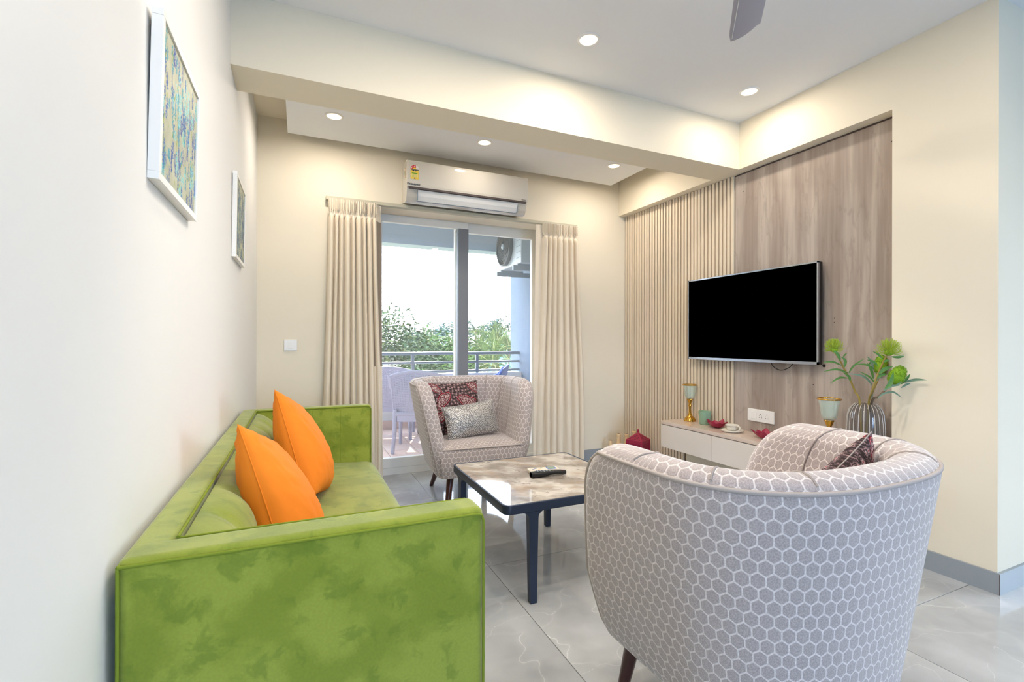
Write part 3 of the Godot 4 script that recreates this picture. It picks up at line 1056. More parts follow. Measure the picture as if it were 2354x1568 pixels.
func tub_chair(called: String, label: String, at: Vector3, turn: float) -> Node3D:
	var t := thing(called, label, "armchair", at, turn, "honeycomb tub chairs")
	var rows: Array = tub_shape().rows
	var n: int = rows[0].p.size()
	var half := 0.055
	var q := func(i: int, j: int, off: float) -> Vector3:
		var r: Dictionary = rows[i]
		var f: Vector2 = r.p[j] + r.n[j] * (half * off * r.e[j] * r.t)
		return Vector3(f.x, r.y, f.y)
	var out_arc := [0.0]
	var in_arc := [0.0]
	for j in range(1, n):
		out_arc.append(out_arc[j - 1] + q.call(8, j, 1.0).distance_to(q.call(8, j - 1, 1.0)))
		in_arc.append(in_arc[j - 1] + q.call(8, j, -1.0).distance_to(q.call(8, j - 1, -1.0)))
	var middle: float = out_arc[n - 1] / 2
	var out_v := [rows[0].y]
	var in_v := [0.0]
	for i in range(1, rows.size()):
		out_v.append(out_v[i - 1] + q.call(i, 21, 1.0).distance_to(q.call(i - 1, 21, 1.0)))
		in_v.append(in_v[i - 1] + q.call(i, 21, -1.0).distance_to(q.call(i - 1, 21, -1.0)))
	var m := MB.new()
	m.grid(rows.size(), n, func(i, j): return q.call(i, j, 1.0), func(i, j): return Vector2(out_arc[j] - middle, out_v[i]), false, true)
	m.grid(rows.size(), n, func(i, j): return q.call(i, j, -1.0), func(i, j): return Vector2(-middle - in_arc[j], 0.35 + in_v[i]), false, true)
	# inner faces look inwards
	var per := rows.size() * n
	for k in range(per, per * 2):
		m.n[k] = -m.n[k]
	for k in range(m.ix.size() / 2, m.ix.size(), 3):
		var s := m.ix[k + 1]
		m.ix[k + 1] = m.ix[k + 2]
		m.ix[k + 2] = s
	m.weld()
	obj("shell", m, M.hex, t)
	# underside
	var u := MB.new()
	u.grid(2, n, func(i, j): return q.call(0, j, 1.0) if i == 1 else Vector3(0, 0.225, 0.0), null, false, false)
	obj("underside", u, M.seam, t)
	# seat and front panel
	obj("seat", MB.new().grid(14, 16, func(i, j):
		var z = lerpf(0.328, -0.19, pow(i / 13.0, 1.3))
		var x := lerpf(-0.292, 0.292, j / 15.0) * (1.0 - 0.30 * smoothstep(0.0, -0.19, z))
		var e := 1.0 - pow(absf(j / 7.5 - 1.0), 4.0)
		var f := 1.0 - pow(clampf((z - 0.24) / 0.088, 0.0, 1.0), 2.5)
		return Vector3(x, 0.418 + 0.022 * e * f + 0.012 * f, z + 0.006), func(i, j): return Vector2(lerpf(-0.292, 0.292, j / 15.0), i * 0.045), false, false), M.hex, t)
	obj("front_panel", MB.new().grid(8, 16, func(i, j):
		var y := lerpf(0.418, 0.23, i / 7.0)
		var x := lerpf(-0.288, 0.288, j / 15.0) * lerpf(1.015, 0.93, i / 7.0)
		return Vector3(x, y, 0.334 + 0.012 * sin(i / 7.0 * PI) - 0.018 * smoothstep(4.0, 7.0, float(i)) - 0.012 * pow(absf(j / 7.5 - 1.0), 6.0)), func(i, j): return Vector2(lerpf(-0.288, 0.288, j / 15.0), lerpf(0.418, 0.23, i / 7.0)), false, false), M.hex, t)
	var edge := PackedVector3Array()
	for j in 16:
		edge.append(Vector3(lerpf(-0.29, 0.29, j / 15.0), 0.418, 0.335 - 0.012 * pow(absf(j / 7.5 - 1.0), 6.0)))
	obj("seat_piping", MB.new().tube(edge, 0.0045, 6), M.pipe, t)
	# piping round the outer rim and down the front edges
	var rim := []
	for i in range(1, rows.size() - 6):
		rim.append(q.call(i, 3, 1.06))
	for j in range(4, n - 4):
		rim.append(q.call(rows.size() - 5, j, 1.03))
	for i in range(rows.size() - 7, 0, -1):
		rim.append(q.call(i, n - 4, 1.06))
	obj("piping", MB.new().tube(PackedVector3Array(rim), 0.0052, 7), M.pipe, t)
	# stitched seams: inside the back and over the rim
	for j in [9, 15, 21, 31, 37, 43]:
		if j >= n - 4:
			continue
		var s := PackedVector3Array()
		for i in range(6, rows.size()):
			s.append(q.call(i, j, -1.02))
		for i in range(rows.size() - 2, rows.size() - 5, -1):
			s.append(q.call(i, j, 1.0) + Vector3(0, 0.0002, 0))
		obj("seam", MB.new().tube(s, 0.0030, 6), M.seam, t)
	# splayed tapered legs
	for a in [[-0.20, 0.25, -0.235, 0.285], [0.20, 0.25, 0.235, 0.285], [-0.17, -0.20, -0.215, -0.335], [0.17, -0.20, 0.215, -0.335]]:
		obj("leg", MB.new().tube(PackedVector3Array([Vector3(a[0], 0.24, a[1]), Vector3(lerpf(a[0], a[2], 0.5), 0.115, lerpf(a[1], a[3], 0.5)), Vector3(a[2], 0.0, a[3])]), [0.025, 0.02, 0.0145], 8), M.leg, t)
	return t


func cushion_mesh(w: float, h: float, thick: float, seed_: int, wrinkle := 0.004, sag := 0.0) -> MB:
	var f := FastNoiseLite.new()
	f.seed = seed_
	f.frequency = 1.6
	var m := MB.new()
	var res := 41
	for side in [1.0, -1.0]:
		m.grid(res, res, func(i, j):
			var u: float = sin((j / (res - 1.0) * 2.0 - 1.0) * PI / 2)
			var v: float = sin((i / (res - 1.0) * 2.0 - 1.0) * PI / 2)
			var x := w / 2 * u * (1.0 - 0.075 * (1.0 - v * v))
			var y := h / 2 * v * (1.0 - 0.075 * (1.0 - u * u))
			var b := pow(maxf(0.0, (1.0 - u * u) * (1.0 - v * v)), 0.42)
			var z: float = side * thick / 2 * b * (1.0 + sag * -v)
			var edge: float = (1.0 - b) * minf(1.0, b * 4.0)
			z += side * wrinkle * f.get_noise_2d(u * 3.0 + 9.0 * side, v * 3.0) * minf(1.0, b * 3.0)
			z += side * wrinkle * 0.7 * sin((u - v) * 18.0) * edge * f.get_noise_2d(u * 2.0, v * 2.0 + 5.0) * 2.0
			return Vector3(x, y, z), func(i, j): return Vector2(sin((j / (res - 1.0) * 2.0 - 1.0) * PI / 2) * 0.5 + 0.5, 0.5 - 0.5 * sin((i / (res - 1.0) * 2.0 - 1.0) * PI / 2)), false, false)
	# both halves look outwards
	var per := res * res
	for k in m.p.size():
		var s := 1.0 if k < per else -1.0
		if m.n[k].z * s < 0.0:
			m.n[k] = -m.n[k]
	for k in range(0, m.ix.size(), 3):
		var a := m.ix[k]
		var g := (m.p[m.ix[k + 2]] - m.p[a]).cross(m.p[m.ix[k + 1]] - m.p[a])
		if g.z * (1.0 if a < per else -1.0) < 0.0:
			var s := m.ix[k + 1]
			m.ix[k + 1] = m.ix[k + 2]
			m.ix[k + 2] = s
	return m


func cushion(called: String, label: String, w: float, h: float, thick: float, material: Material, t: Transform3D, seed_: int, pipe: Material = null, sag := 0.0) -> Node3D:
	var o := thing(called, label, "cushion", t.origin)
	o.transform = t
	obj("cover", cushion_mesh(w, h, thick, seed_, 0.005, sag), material, o)
	var seam := PackedVector3Array()
	for s in 4:
		for k in 12:
			var a := -1.0 + k / 6.0
			var e: Vector2 = [Vector2(a, -1), Vector2(1, a), Vector2(-a, 1), Vector2(-1, -a)][s]
			seam.append(Vector3(w / 2 * e.x * (1.0 - 0.075 * (1.0 - e.y * e.y)), h / 2 * e.y * (1.0 - 0.075 * (1.0 - e.x * e.x)), 0))
	seam.append(seam[0])
	obj("edge_seam", MB.new().tube(seam, 0.0018, 5, false), pipe if pipe else material, o)
	return o


func leaning(at: Vector3, facing: Vector3, back: float, roll := 0.0) -> Transform3D:
	# a cushion standing upright, its face turned to «facing», leaning back by an angle and rolled
	var z := facing.normalized()
	var x := Vector3.UP.cross(z).normalized()
	return Transform3D(Basis(x, Vector3.UP, z) * Basis(Vector3.RIGHT, -back) * Basis(Vector3(0, 0, 1), roll), at)


func sofa() -> void:
	var t := thing("sofa", "olive green velvet sofa with boxy arms along the left wall", "sofa")
	var x0 := -0.272
	var x1 := 0.362
	var za := -0.955
	var zb := -2.815
	var yt := 0.762
	obj("back", bx(x0, 0.12, zb + 0.002, -0.205, yt, za - 0.002, 0.012, 3), M.green, t)
	obj("arm", bx(x0 + 0.001, 0.12, za - 0.082, x1, yt + 0.0008, za, 0.016, 3), M.green, t)
	obj("arm", bx(x0 + 0.001, 0.12, zb, x1, yt + 0.0008, zb + 0.082, 0.016, 3), M.green, t)
	obj("base", bx(x0 + 0.01, 0.10, zb + 0.03, x1 - 0.015, 0.30, za - 0.03, 0.01), M.green, t)
	# bench seat
	obj("seat_cushion", MB.new().grid(16, 40, func(i, j):
		# profile from the back over the top and down the front
		var s: float = i / 15.0
		var z := lerpf(zb + 0.085, za - 0.085, j / 39.0)
		var x: float
		var y: float
		if s < 0.6:
			x = lerpf(-0.16, 0.335, s / 0.6)
			y = 0.437 + 0.022 * sin(s / 0.6 * PI * 0.85)
		else:
			var a := (s - 0.6) / 0.4 * PI * 0.9
			x = 0.335 + 0.062 * sin(a)
			y = 0.377 + 0.0755 * cos(a) - 0.03 * (s - 0.6)
		y += 0.006 * sin(j / 39.0 * PI)
		return Vector3(x, y, z), null, false, true), M.green, t)
	# channelled back: padded roll, nine channels
	var chans := 9
	obj("back_pad", MB.new().grid(18, chans * 10 + 1, func(i, j):
		var s: float = i / 17.0
		var u: float = j / float(chans * 10)
		var z := lerpf(zb + 0.082, za - 0.082, u)
		var f := fmod(u * chans, 1.0)
		var groove := pow(absf(sin(PI * f)), 0.35) if j % 10 != 0 else 0.0
		var a := s * PI * 0.62
		var x := -0.200 + 0.105 * sin(minf(a, PI / 2)) + (0.012 * sin(maxf(0.0, a - PI / 2)) if a > PI / 2 else 0.0)
		var y: float = 0.748 - 0.13 * (1.0 - cos(minf(a, PI / 2))) - (0.0 if a < PI / 2 else (a - PI / 2) * 0.53)
		var depth := 0.007 * (groove - 1.0) * minf(1.0, s * 4.0) * 1.8
		return Vector3(x + depth, y + depth * 0.6, z), null, false, false), M.green, t)
	# piping along the upper edges
	var y := yt + 0.001
	var pipes := [
		[Vector3(x0 + 0.004, y - 0.010, za + 0.0015), Vector3(x0 + 0.004, y - 0.010, zb - 0.001)],
		[Vector3(x0 + 0.004, y - 0.010, za + 0.0015), Vector3(x1 - 0.018, y - 0.012, za + 0.002), Vector3(x1 - 0.006, y - 0.016, za + 0.001), Vector3(x1 - 0.002, y - 0.03, za), Vector3(x1 - 0.002, 0.13, za)],
		[Vector3(x0 + 0.07, y, za - 0.078), Vector3(x0 + 0.07, y, zb + 0.078)],
		[Vector3(x0 + 0.012, y - 0.012, zb - 0.001), Vector3(x1 - 0.016, y - 0.012, zb - 0.001), Vector3(x1, y - 0.03, zb), Vector3(x1, 0.13, zb)],
		[Vector3(x0 + 0.07, y - 0.004, zb + 0.083), Vector3(x1 - 0.016, y - 0.006, zb + 0.083), Vector3(x1 - 0.002, y - 0.02, zb + 0.081), Vector3(x1 - 0.002, 0.13, zb + 0.081)],
		[Vector3(x0 + 0.07, y - 0.004, za - 0.083), Vector3(x1 - 0.016, y - 0.006, za - 0.083), Vector3(x1 - 0.002, y - 0.02, za - 0.081), Vector3(x1 - 0.002, 0.13, za - 0.081)],
		[Vector3(x0 + 0.004, y - 0.010, za + 0.0015), Vector3(x0 + 0.003, 0.13, za - 0.001)],
	]
	for p in pipes:
		obj("piping", MB.new().tube(PackedVector3Array(p), 0.0029, 7), M.green_pipe, t)
	# stitched lines on the inside of the far arm
	for x in [0.06, 0.20]:
		obj("stitch_line", bx(x - 0.001, 0.46, zb + 0.0822, x + 0.001, yt - 0.015, zb + 0.0828), M.green_pipe, t)
	for q in [[x0 + 0.06, za - 0.06], [x1 - 0.06, za - 0.06], [x0 + 0.06, zb + 0.06], [x1 - 0.06, zb + 0.06]]:
		obj("leg", MB.new().tube(PackedVector3Array([Vector3(q[0], 0.11, q[1]), Vector3(q[0], 0.0, q[1])]), [0.022, 0.015], 10), M.leg, t)


func seating() -> void:
	sofa()
	tub_chair("tub_chair", "far tub chair in honeycomb velvet before the balcony door, facing the viewer", Vector3(1.121, 0, -3.258), -0.059)
	tub_chair("tub_chair", "near tub chair in honeycomb velvet, its rounded back towards the viewer", Vector3(1.153, 0, -0.933), 3.165)
	cushion("cushion", "orange velvet cushion nearer the viewer on the green sofa", 0.43, 0.43, 0.19, M.orange, leaning(Vector3(-0.060, 0.645, -1.57), Vector3(1, 0, 0.02), 0.33, -0.30), 4, null, 0.35)
	cushion("cushion", "orange velvet cushion farther along the green sofa, nearer its far arm", 0.44, 0.44, 0.19, M.orange, leaning(Vector3(0.005, 0.672, -2.19), Vector3(1, 0, 0.10), 0.30, -0.26), 9, null, 0.35)
	cushion("cushion", "dark paisley cushion with crimson scrolls leaning in the far tub chair", 0.40, 0.40, 0.12, M.paisley, leaning(Vector3(1.045, 0.625, -3.36), Vector3(0.08, 0, 1), 0.30, 0.02), 14, M.seam)
	cushion("cushion", "small oblong black cushion, its sheen painted grey, with white dots in front of the paisley one", 0.40, 0.24, 0.12, M.dots, leaning(Vector3(1.10, 0.565, -3.17), Vector3(0.05, 0, 1), 0.34, 0.10), 21, M.seam)
	cushion("cushion", "dark paisley cushion whose corner shows inside the near tub chair", 0.40, 0.40, 0.12, M.paisley, leaning(Vector3(1.275, 0.635, -0.80), Vector3(-0.25, 0, -1), 0.22, -0.26), 31, M.seam)


# ---------------------------------------------------------------- coffee table
func coffee_table() -> void:
	var t := thing("coffee_table", "square coffee table with a veined stone top and a navy metal frame", "coffee table", Vector3(1.140, 0, -2.180))
	var hw := 0.365
	var hd := 0.375
	var yt := 0.432
	# rounded frame ring
	var ring := func(inset: float, r: float, y: float) -> PackedVector3Array:
		var o := PackedVector3Array()
		for k in 4:
			var cx: float = (hw - inset - r) * [1, -1, -1, 1][k]
			var cz: float = (hd - inset - r) * [1, 1, -1, -1][k]
			for s in 7:
				var a: float = k * PI / 2 + s * PI / 12
				o.append(Vector3(cx + r * cos(a), y, cz + r * sin(a)))
		o.append(o[0])
		return o
	var frame := MB.new()
	var outs := [ring.call(0.004, 0.032, yt - 0.040), ring.call(0.0, 0.034, yt - 0.037), ring.call(0.0, 0.034, yt - 0.003), ring.call(0.002, 0.033, yt), ring.call(0.009, 0.028, yt), ring.call(0.010, 0.028, yt - 0.004), ring.call(0.03, 0.012, yt - 0.012), ring.call(0.03, 0.012, yt - 0.040), ring.call(0.004, 0.032, yt - 0.040)]
	frame.grid(outs.size(), 29, func(i, j): return outs[i][j], null, false, false)
	obj("frame", frame, M.navy, t)
	var line: PackedVector3Array = ring.call(0.0095, 0.028, yt - 0.0022)
	obj("trim_line", MB.new().tube(line, 0.0011, 5, false), M.silver, t)
	var slab := MB.new()
	var o1: PackedVector3Array = ring.call(0.0108, 0.027, yt - 0.0015)
	slab.grid(2, 29, func(i, j): return o1[j] - Vector3(0, 0.018 * (1 - i), 0), null, false, true)
	var top := PackedVector3Array()
	for k in range(27, -1, -1):
		top.append(o1[k])
	var uvs := []
	for v in top:
		uvs.append(Vector2(v.x, v.z).rotated(0.9) + Vector2(0.3, 0.1))
	if (top[2] - top[0]).cross(top[1] - top[0]).y < 0:
		top.reverse()
		uvs.reverse()
	slab.flat(top, uvs)
	obj("stone_top", slab, M.marble, t)
	# pinwheel legs: each in the plane of one side
	var leg := PackedVector2Array()
	var r := 0.030
	leg.append(Vector2(-0.022 - r, 0))
	for k in 7:
		var a := PI / 2 - k * PI / 12
		leg.append(Vector2(-0.022 - r + r * cos(a), -r + r * sin(a)))
	leg.append(Vector2(-0.0145, -(yt - 0.040)))
	leg.append(Vector2(0.0145, -(yt - 0.040)))
	for k in range(6, -1, -1):
		var a := PI / 2 + k * PI / 12
		leg.append(Vector2(0.022 + r + r * cos(a), -r + r * sin(a)))
	leg.append(Vector2(0.022 + r, 0))
	for a in [[Vector3(-hw + 0.135, 0, hd - 0.001), 0.0], [Vector3(hw - 0.001, 0, hd - 0.135), PI / 2], [Vector3(hw - 0.135, 0, -hd + 0.001), PI], [Vector3(-hw + 0.001, 0, -hd + 0.135), -PI / 2]]:
		var x := Transform3D(Basis(Vector3.UP, a[1]), a[0] + Vector3(0, yt - 0.039, 0)) * Transform3D(Basis.IDENTITY, Vector3(0, 0, -0.03))
		obj("leg", MB.new().extrude(leg, 0.03, x), M.navy, t)

	# remotes
	var b := thing("remote_control", "black remote control with a curved belly lying in front of the white one", "remote control", Vector3(1.160, yt - 0.001, -2.140), -0.04, "remote controls")
	obj("body", MB.new().grid(17, 17, func(i, j):
		var u: float = i / 16.0
		var a = TAU * j / 16.0
		var wdt := 0.024 * pow(sin(clampf(u * 0.92 + 0.05, 0.0, 1.0) * PI), 0.25) * lerpf(1.05, 0.8, u)
		var top_ := 0.026 - 0.006 * u + 0.004 * sin(u * PI)
		var low := 0.001 + 0.008 * pow(sin(clampf(u - 0.25, 0.0, 1.0) * PI / 0.75 * 0.9), 2.0)
		return Vector3(lerpf(-0.098, 0.098, u), clampf(lerpf(low, top_, 0.5 + 0.62 * sin(a)), low, top_), wdt * clampf(1.15 * cos(a), -1.0, 1.0)), null, true), M.black, b)
	for k in 7:
		for s in [-1, 0, 1]:
			obj("button", MB.new().box(Vector3(-0.062 + k * 0.017, 0.0275 - 0.0012 * k + 0.0035 * sin((k + 2) / 10.0 * PI), s * 0.011), Vector3(0.009, 0.003, 0.006), 0.001), M.silver if s != 0 else M.galv, b)
	obj("power_button", MB.new().box(Vector3(0.078, 0.0225, 0.008), Vector3(0.008, 0.003, 0.006), 0.001), M.magenta, b)
	var w := thing("remote_control", "white air conditioner remote with a small display behind the black one", "remote control", Vector3(1.168, yt - 0.0012, -2.208), -0.16, "remote controls")
	obj("body", MB.new().box(Vector3(0, 0.010, 0), Vector3(0.165, 0.020, 0.056), 0.006, 2), M.cream, w)
	obj("display", MB.new().box(Vector3(0.043, 0.0203, 0), Vector3(0.040, 0.001, 0.036), 0.0004), M.celadon, w)
	obj("display_border", MB.new().box(Vector3(0.043, 0.0199, 0), Vector3(0.050, 0.001, 0.044), 0.0004), M.blue, w)
	for k in 4:
		obj("button", MB.new().box(Vector3(-0.008 - k * 0.017, 0.0205, 0.010 * (1 if k % 2 else -1)), Vector3(0.012, 0.002, 0.010), 0.0008), [M.celadon, M.ivory, M.blue, M.galv][k], w)


# ---------------------------------------------------------------- television wall things
func television_wall() -> void:
	var tv := thing("television", "wall mounted flat television with a black screen and thin silver frame", "television", Vector3(2.835, 1.292, -2.370))
	var hz := 0.522
	var hy := 0.312
	obj("housing", MB.new().box(Vector3(0.024, 0, 0), Vector3(0.040, hy * 2, hz * 2), 0.006), M.black, tv)
	obj("frame", boxes([[Vector3(-0.002, hy - 0.009, -hz), Vector3(0.010, hy, hz)], [Vector3(-0.002, -hy, -hz), Vector3(0.010, -hy + 0.017, hz)], [Vector3(-0.002, -hy, -hz), Vector3(0.010, hy, -hz + 0.008)], [Vector3(-0.002, -hy, hz - 0.008), Vector3(0.010, hy, hz)]]), M.silver, tv)
	obj("screen", bx(-0.001, -hy + 0.016, -hz + 0.0075, 0.006, hy - 0.0085, hz - 0.0075), M.screen, tv)
	obj("wall_mount", bx(0.044, -0.15, -0.2, 0.078, 0.15, 0.2, 0.003), M.galv, tv)
	var cb := curve([Vector3(2.885, 0.99, -2.20), Vector3(2.875, 0.955, -2.175), Vector3(2.872, 0.932, -2.12), Vector3(2.875, 0.950, -2.065), Vector3(2.885, 0.985, -2.035)])
	tag(obj("cable", MB.new().tube(cb, 0.0028, 6), M.black), "short black cable looping below the television", "cable")

	# long low cabinet
	var c := thing("tv_cabinet", "long low glossy taupe wall cabinet under the television", "cabinet")
	var fx := 2.655
	var z0 := -3.0
	var z1 := -1.468
	var yt := 0.483
	obj("top", bx(fx, yt - 0.026, z0, XN - 0.021, yt, z1, 0.0015), M.taupe_top, c)
	obj("carcass", bx(fx + 0.022, 0.276, z0, XN - 0.021, yt - 0.028, z1), M.taupe_gloss, c)
	obj("shadow_line", bx(fx + 0.012, yt - 0.032, z0 + 0.001, fx + 0.03, yt - 0.024, z1), M.umber, c)
	for k in 3:
		var a := z0 + k * 0.511
		obj("door", bx(fx, 0.274, a + (0.0 if k == 0 else 0.0016), fx + 0.02, yt - 0.031, minf(a + 0.511 - 0.0016, z1), 0.0012), M.taupe_gloss, c)
	# switch and socket plate
	var s := thing("socket_plate", "white plate with a switch and two sockets above the cabinet", "socket", Vector3(XN - 0.018, 0.605, -2.290))
	obj("plate", MB.new().box(Vector3(-0.006, 0, 0), Vector3(0.013, 0.086, 0.206), 0.004, 2), M.white, s)
	obj("switch", MB.new().box(Vector3(-0.0135, 0, -0.052), Vector3(0.004, 0.050, 0.046), 0.0015), M.white, s)
	for z in [0.003, 0.052]:
		var k := obj("socket", MB.new().box(Vector3(-0.0125, 0, z), Vector3(0.002, 0.050, 0.044), 0.0008), M.white, s)
		for q in [[0.013, 0.0, 0.0026], [-0.011, -0.009, 0.0022], [-0.011, 0.009, 0.0022], [0.001, -0.009, 0.0015], [0.001, 0.009, 0.0015]]:
			obj("pin_hole", bx(-0.0138, q[0] - q[2], z + q[1] - q[2], -0.0132, q[0] + q[2], z + q[1] + q[2]), M.black, k)
	# cabinet top things
	var goblet := func(label: String, at: Vector3, k: float):
		var g := thing("candle_goblet", label, "candle holder", at, 0.0, "glass and gold goblets")
		obj("stand", MB.new().lathe([[0.0005, 0.0], [0.046, 0.0], [0.047, 0.005], [0.042, 0.009], [0.044, 0.014], [0.036, 0.026], [0.024, 0.038], [0.014, 0.046], [0.018, 0.052], [0.012, 0.058], [0.010, 0.075], [0.0085, 0.1], [0.011, 0.118], [0.014, 0.123], [0.010, 0.128], [0.013, 0.134], [0.010, 0.14], [0.018, 0.155], [0.020, 0.165], [0.024, 0.170], [0.022, 0.176]], 24).moved(Transform3D(Basis.from_scale(Vector3(k, k, k)), Vector3.ZERO)), M.gold, g)
		obj("cup", MB.new().lathe([[0.0005, 0.173], [0.022, 0.174], [0.034, 0.186], [0.039, 0.205], [0.042, 0.235], [0.047, 0.265], [0.053, 0.284], [0.050, 0.284], [0.044, 0.263], [0.039, 0.235], [0.036, 0.207], [0.030, 0.190], [0.0005, 0.182]], 28).moved(Transform3D(Basis.from_scale(Vector3(k, k, k)), Vector3.ZERO)), M.mercury, g)
		var loop := PackedVector3Array()
		for a in 29:
			loop.append(Vector3(cos(a * TAU / 28) * 0.0535, 0.286, sin(a * TAU / 28) * 0.0535) * k)
		obj("rim", MB.new().tube(loop, 0.0042 * k, 8, false), M.gold, g)
	goblet.call("tall gold stemmed glass goblet at the slatted end of the cabinet", Vector3(2.848, yt, -2.885), 1.01)
	goblet.call("tall gold stemmed glass goblet between the television and the flower vase", Vector3(2.760, yt, -1.735), 1.08)
	var tb := thing("tumbler", "glazed sage green tumbler on the cabinet beside the gold goblet", "tumbler", Vector3(2.838, yt, -2.722))
	obj("cup", MB.new().lathe([[0.0005, 0.001], [0.034, 0.0], [0.0385, 0.004], [0.047, 0.098], [0.0465, 0.101], [0.044, 0.101], [0.0425, 0.096], [0.035, 0.012], [0.0005, 0.010]], 28), M.celadon, tb)
	var loop2 := PackedVector3Array()
	for a in 29:
		loop2.append(Vector3(cos(a * TAU / 28) * 0.0455, 0.1012, sin(a * TAU / 28) * 0.0455))
	obj("rim", MB.new().tube(loop2, 0.0012, 5, false), M.stem, tb)
	var lotus := func(label: String, at: Vector3, turn: float):
		var l := thing("lotus_holder", label, "candle holder", at, turn, "magenta lotus holders")
		obj("bowl", MB.new().lathe([[0.0005, 0.004], [0.030, 0.006], [0.042, 0.018], [0.046, 0.034], [0.044, 0.034], [0.039, 0.020], [0.0005, 0.012]], 24), M.magenta, l)
		for k in 8:
			var b := Basis(Vector3.UP, k * TAU / 8)
			var big := 1.0 if k % 2 == 0 else 0.8
			var pet := MB.new()
			for side in [0.0, 0.0018]:
				pet.grid(9, 7, func(i, j):
					var q_: float = i / 8.0
					var u: float = j / 6.0 * 2.0 - 1.0
					var wd := 0.026 * pow(sin(clampf(q_ * 0.86 + 0.14, 0.0, 1.0) * PI), 0.8)
					var rad := 0.020 + 0.064 * q_ * big
					var h := 0.002 + 0.052 * big * pow(q_, 1.7) + 0.010 * u * u * sin(q_ * PI)
					return b * Vector3(rad, h + side, wd * u), null, false, false)
			obj("petal", pet, M.magenta, l)
	lotus.call("magenta lotus candle holder between the green tumbler and the white cup", Vector3(2.812, yt, -2.580), 0.2)
	lotus.call("magenta lotus candle holder nearer the near tub chair", Vector3(2.790, yt, -2.170), 0.55)
	var cp := thing("teacup", "cream ceramic cup with a curled handle on a leaf shaped saucer", "cup", Vector3(2.775, yt, -2.415), -1.25)
	obj("saucer", MB.new().grid(8, 33, func(i, j):
		var a = TAU * j / 32.0
		var prof: Array = [[0.001, 0.002], [0.8, 0.0], [1.0, 0.006], [1.02, 0.013], [0.97, 0.016], [0.8, 0.011], [0.4, 0.010], [0.001, 0.010]][i]
		var r: float = 0.064 * (1.0 + 0.14 * cos(a * 3.0) + 0.07 * cos(a * 5.0 + 1.0)) * prof[0]
		return Vector3(r * cos(a), prof[1] + 0.006 * prof[0] * (0.5 + 0.5 * cos(a * 2.0 + 0.6)), r * sin(a)), null, true), M.cream, cp)
	obj("bowl", MB.new().lathe([[0.0005, 0.012], [0.028, 0.012], [0.036, 0.020], [0.038, 0.034], [0.036, 0.040], [0.044, 0.047], [0.045, 0.051], [0.042, 0.051], [0.034, 0.042], [0.033, 0.026], [0.0005, 0.018]], 28), M.cream, cp)
	obj("handle", MB.new().tube(curve([Vector3(0.036, 0.040, 0.01), Vector3(0.052, 0.046, 0.014), Vector3(0.062, 0.034, 0.017), Vector3(0.055, 0.018, 0.02), Vector3(0.046, 0.010, 0.022), Vector3(0.056, 0.008, 0.02)]), 0.006, 8), M.cream, cp)

	# floor things in the corner
	var ln := thing("lantern", "magenta pierced metal lantern with a pointed roof on the floor by the slats", "lantern", Vector3(2.745, 0, -3.395), 0.42)
	var half := 0.072
	var hgt := 0.247
	for k in 4:
		var pan := MB.new()
		var nx := 11
		var ny := 17
		for i in nx + 1:
			var x := lerpf(-half + 0.008, half - 0.008, float(i) / nx)
			pan.box(Vector3(x, hgt / 2 - 0.012, half), Vector3(0.0062, hgt - 0.024, 0.003))
		for j in ny + 1:
			pan.box(Vector3(0, lerpf(0.018, hgt - 0.04, float(j) / ny), half), Vector3(half * 2, 0.0062, 0.003))
		pan.box(Vector3(0, hgt - 0.014, half), Vector3(half * 2, 0.030, 0.004))
		pan.box(Vector3(0, 0.009, half), Vector3(half * 2, 0.018, 0.004))
		pan.box(Vector3(-half, hgt / 2, half), Vector3(0.012, hgt, 0.012))
		obj("side_panel", pan.moved(Transform3D(Basis(Vector3.UP, k * PI / 2), Vector3.ZERO)), M.magenta, ln)
	var roof := MB.new()
	var apex := Vector3(0, 0.312, 0)
	var rh := half + 0.006
	for k in 4:
		var b := Basis(Vector3.UP, k * PI / 2)
		roof.flat(PackedVector3Array([b * Vector3(-rh, hgt, rh), apex, b * Vector3(rh, hgt, rh)]))
	roof.flat(PackedVector3Array([Vector3(-rh, hgt, -rh), Vector3(-rh, hgt, rh), Vector3(rh, hgt, rh), Vector3(rh, hgt, -rh)]))
	var rf := obj("roof", roof, M.magenta, ln)
	for k in 4:
		var b := Basis(Vector3.UP, k * PI / 2)
		var slope := Vector3(0, apex.y - hgt, -rh)
		var nrm := (b * Vector3(0, rh, apex.y - hgt)).normalized()
		for i in 5:
			var sl := 0.13 + i * 0.15
			var m := 8 - i * 2 + 1
			var hm := MB.new()
			for j in m:
				var x := (j - (m - 1) / 2.0) * 0.0125
				var c0 := b * (Vector3(x, hgt, rh) + slope * sl) + nrm * 0.0004
				var e1 := b * Vector3(0.0028, 0, 0)
				var e2 := (b * slope).normalized() * 0.0036
				hm.flat(PackedVector3Array([c0 - e1 - e2, c0 - e1 + e2, c0 + e1 + e2, c0 + e1 - e2]))
			var ho := obj("hole_row", hm, M.black, rf)
			ho.set_meta("kind", "stuff")
	obj("finial", MB.new().lathe([[0.0005, 0.338], [0.006, 0.336], [0.0105, 0.328], [0.0105, 0.321], [0.006, 0.313], [0.004, 0.309], [0.007, 0.305], [0.0005, 0.303]], 16), M.magenta, ln)
	var bottle_prof := [[0.0005, 0.0], [0.030, 0.0], [0.034, 0.006], [0.0345, 0.07], [0.037, 0.10], [0.034, 0.125], [0.024, 0.155], [0.018, 0.185], [0.0165, 0.228], [0.020, 0.232], [0.020, 0.244], [0.0165, 0.250], [0.013, 0.249], [0.012, 0.22], [0.0005, 0.22]]
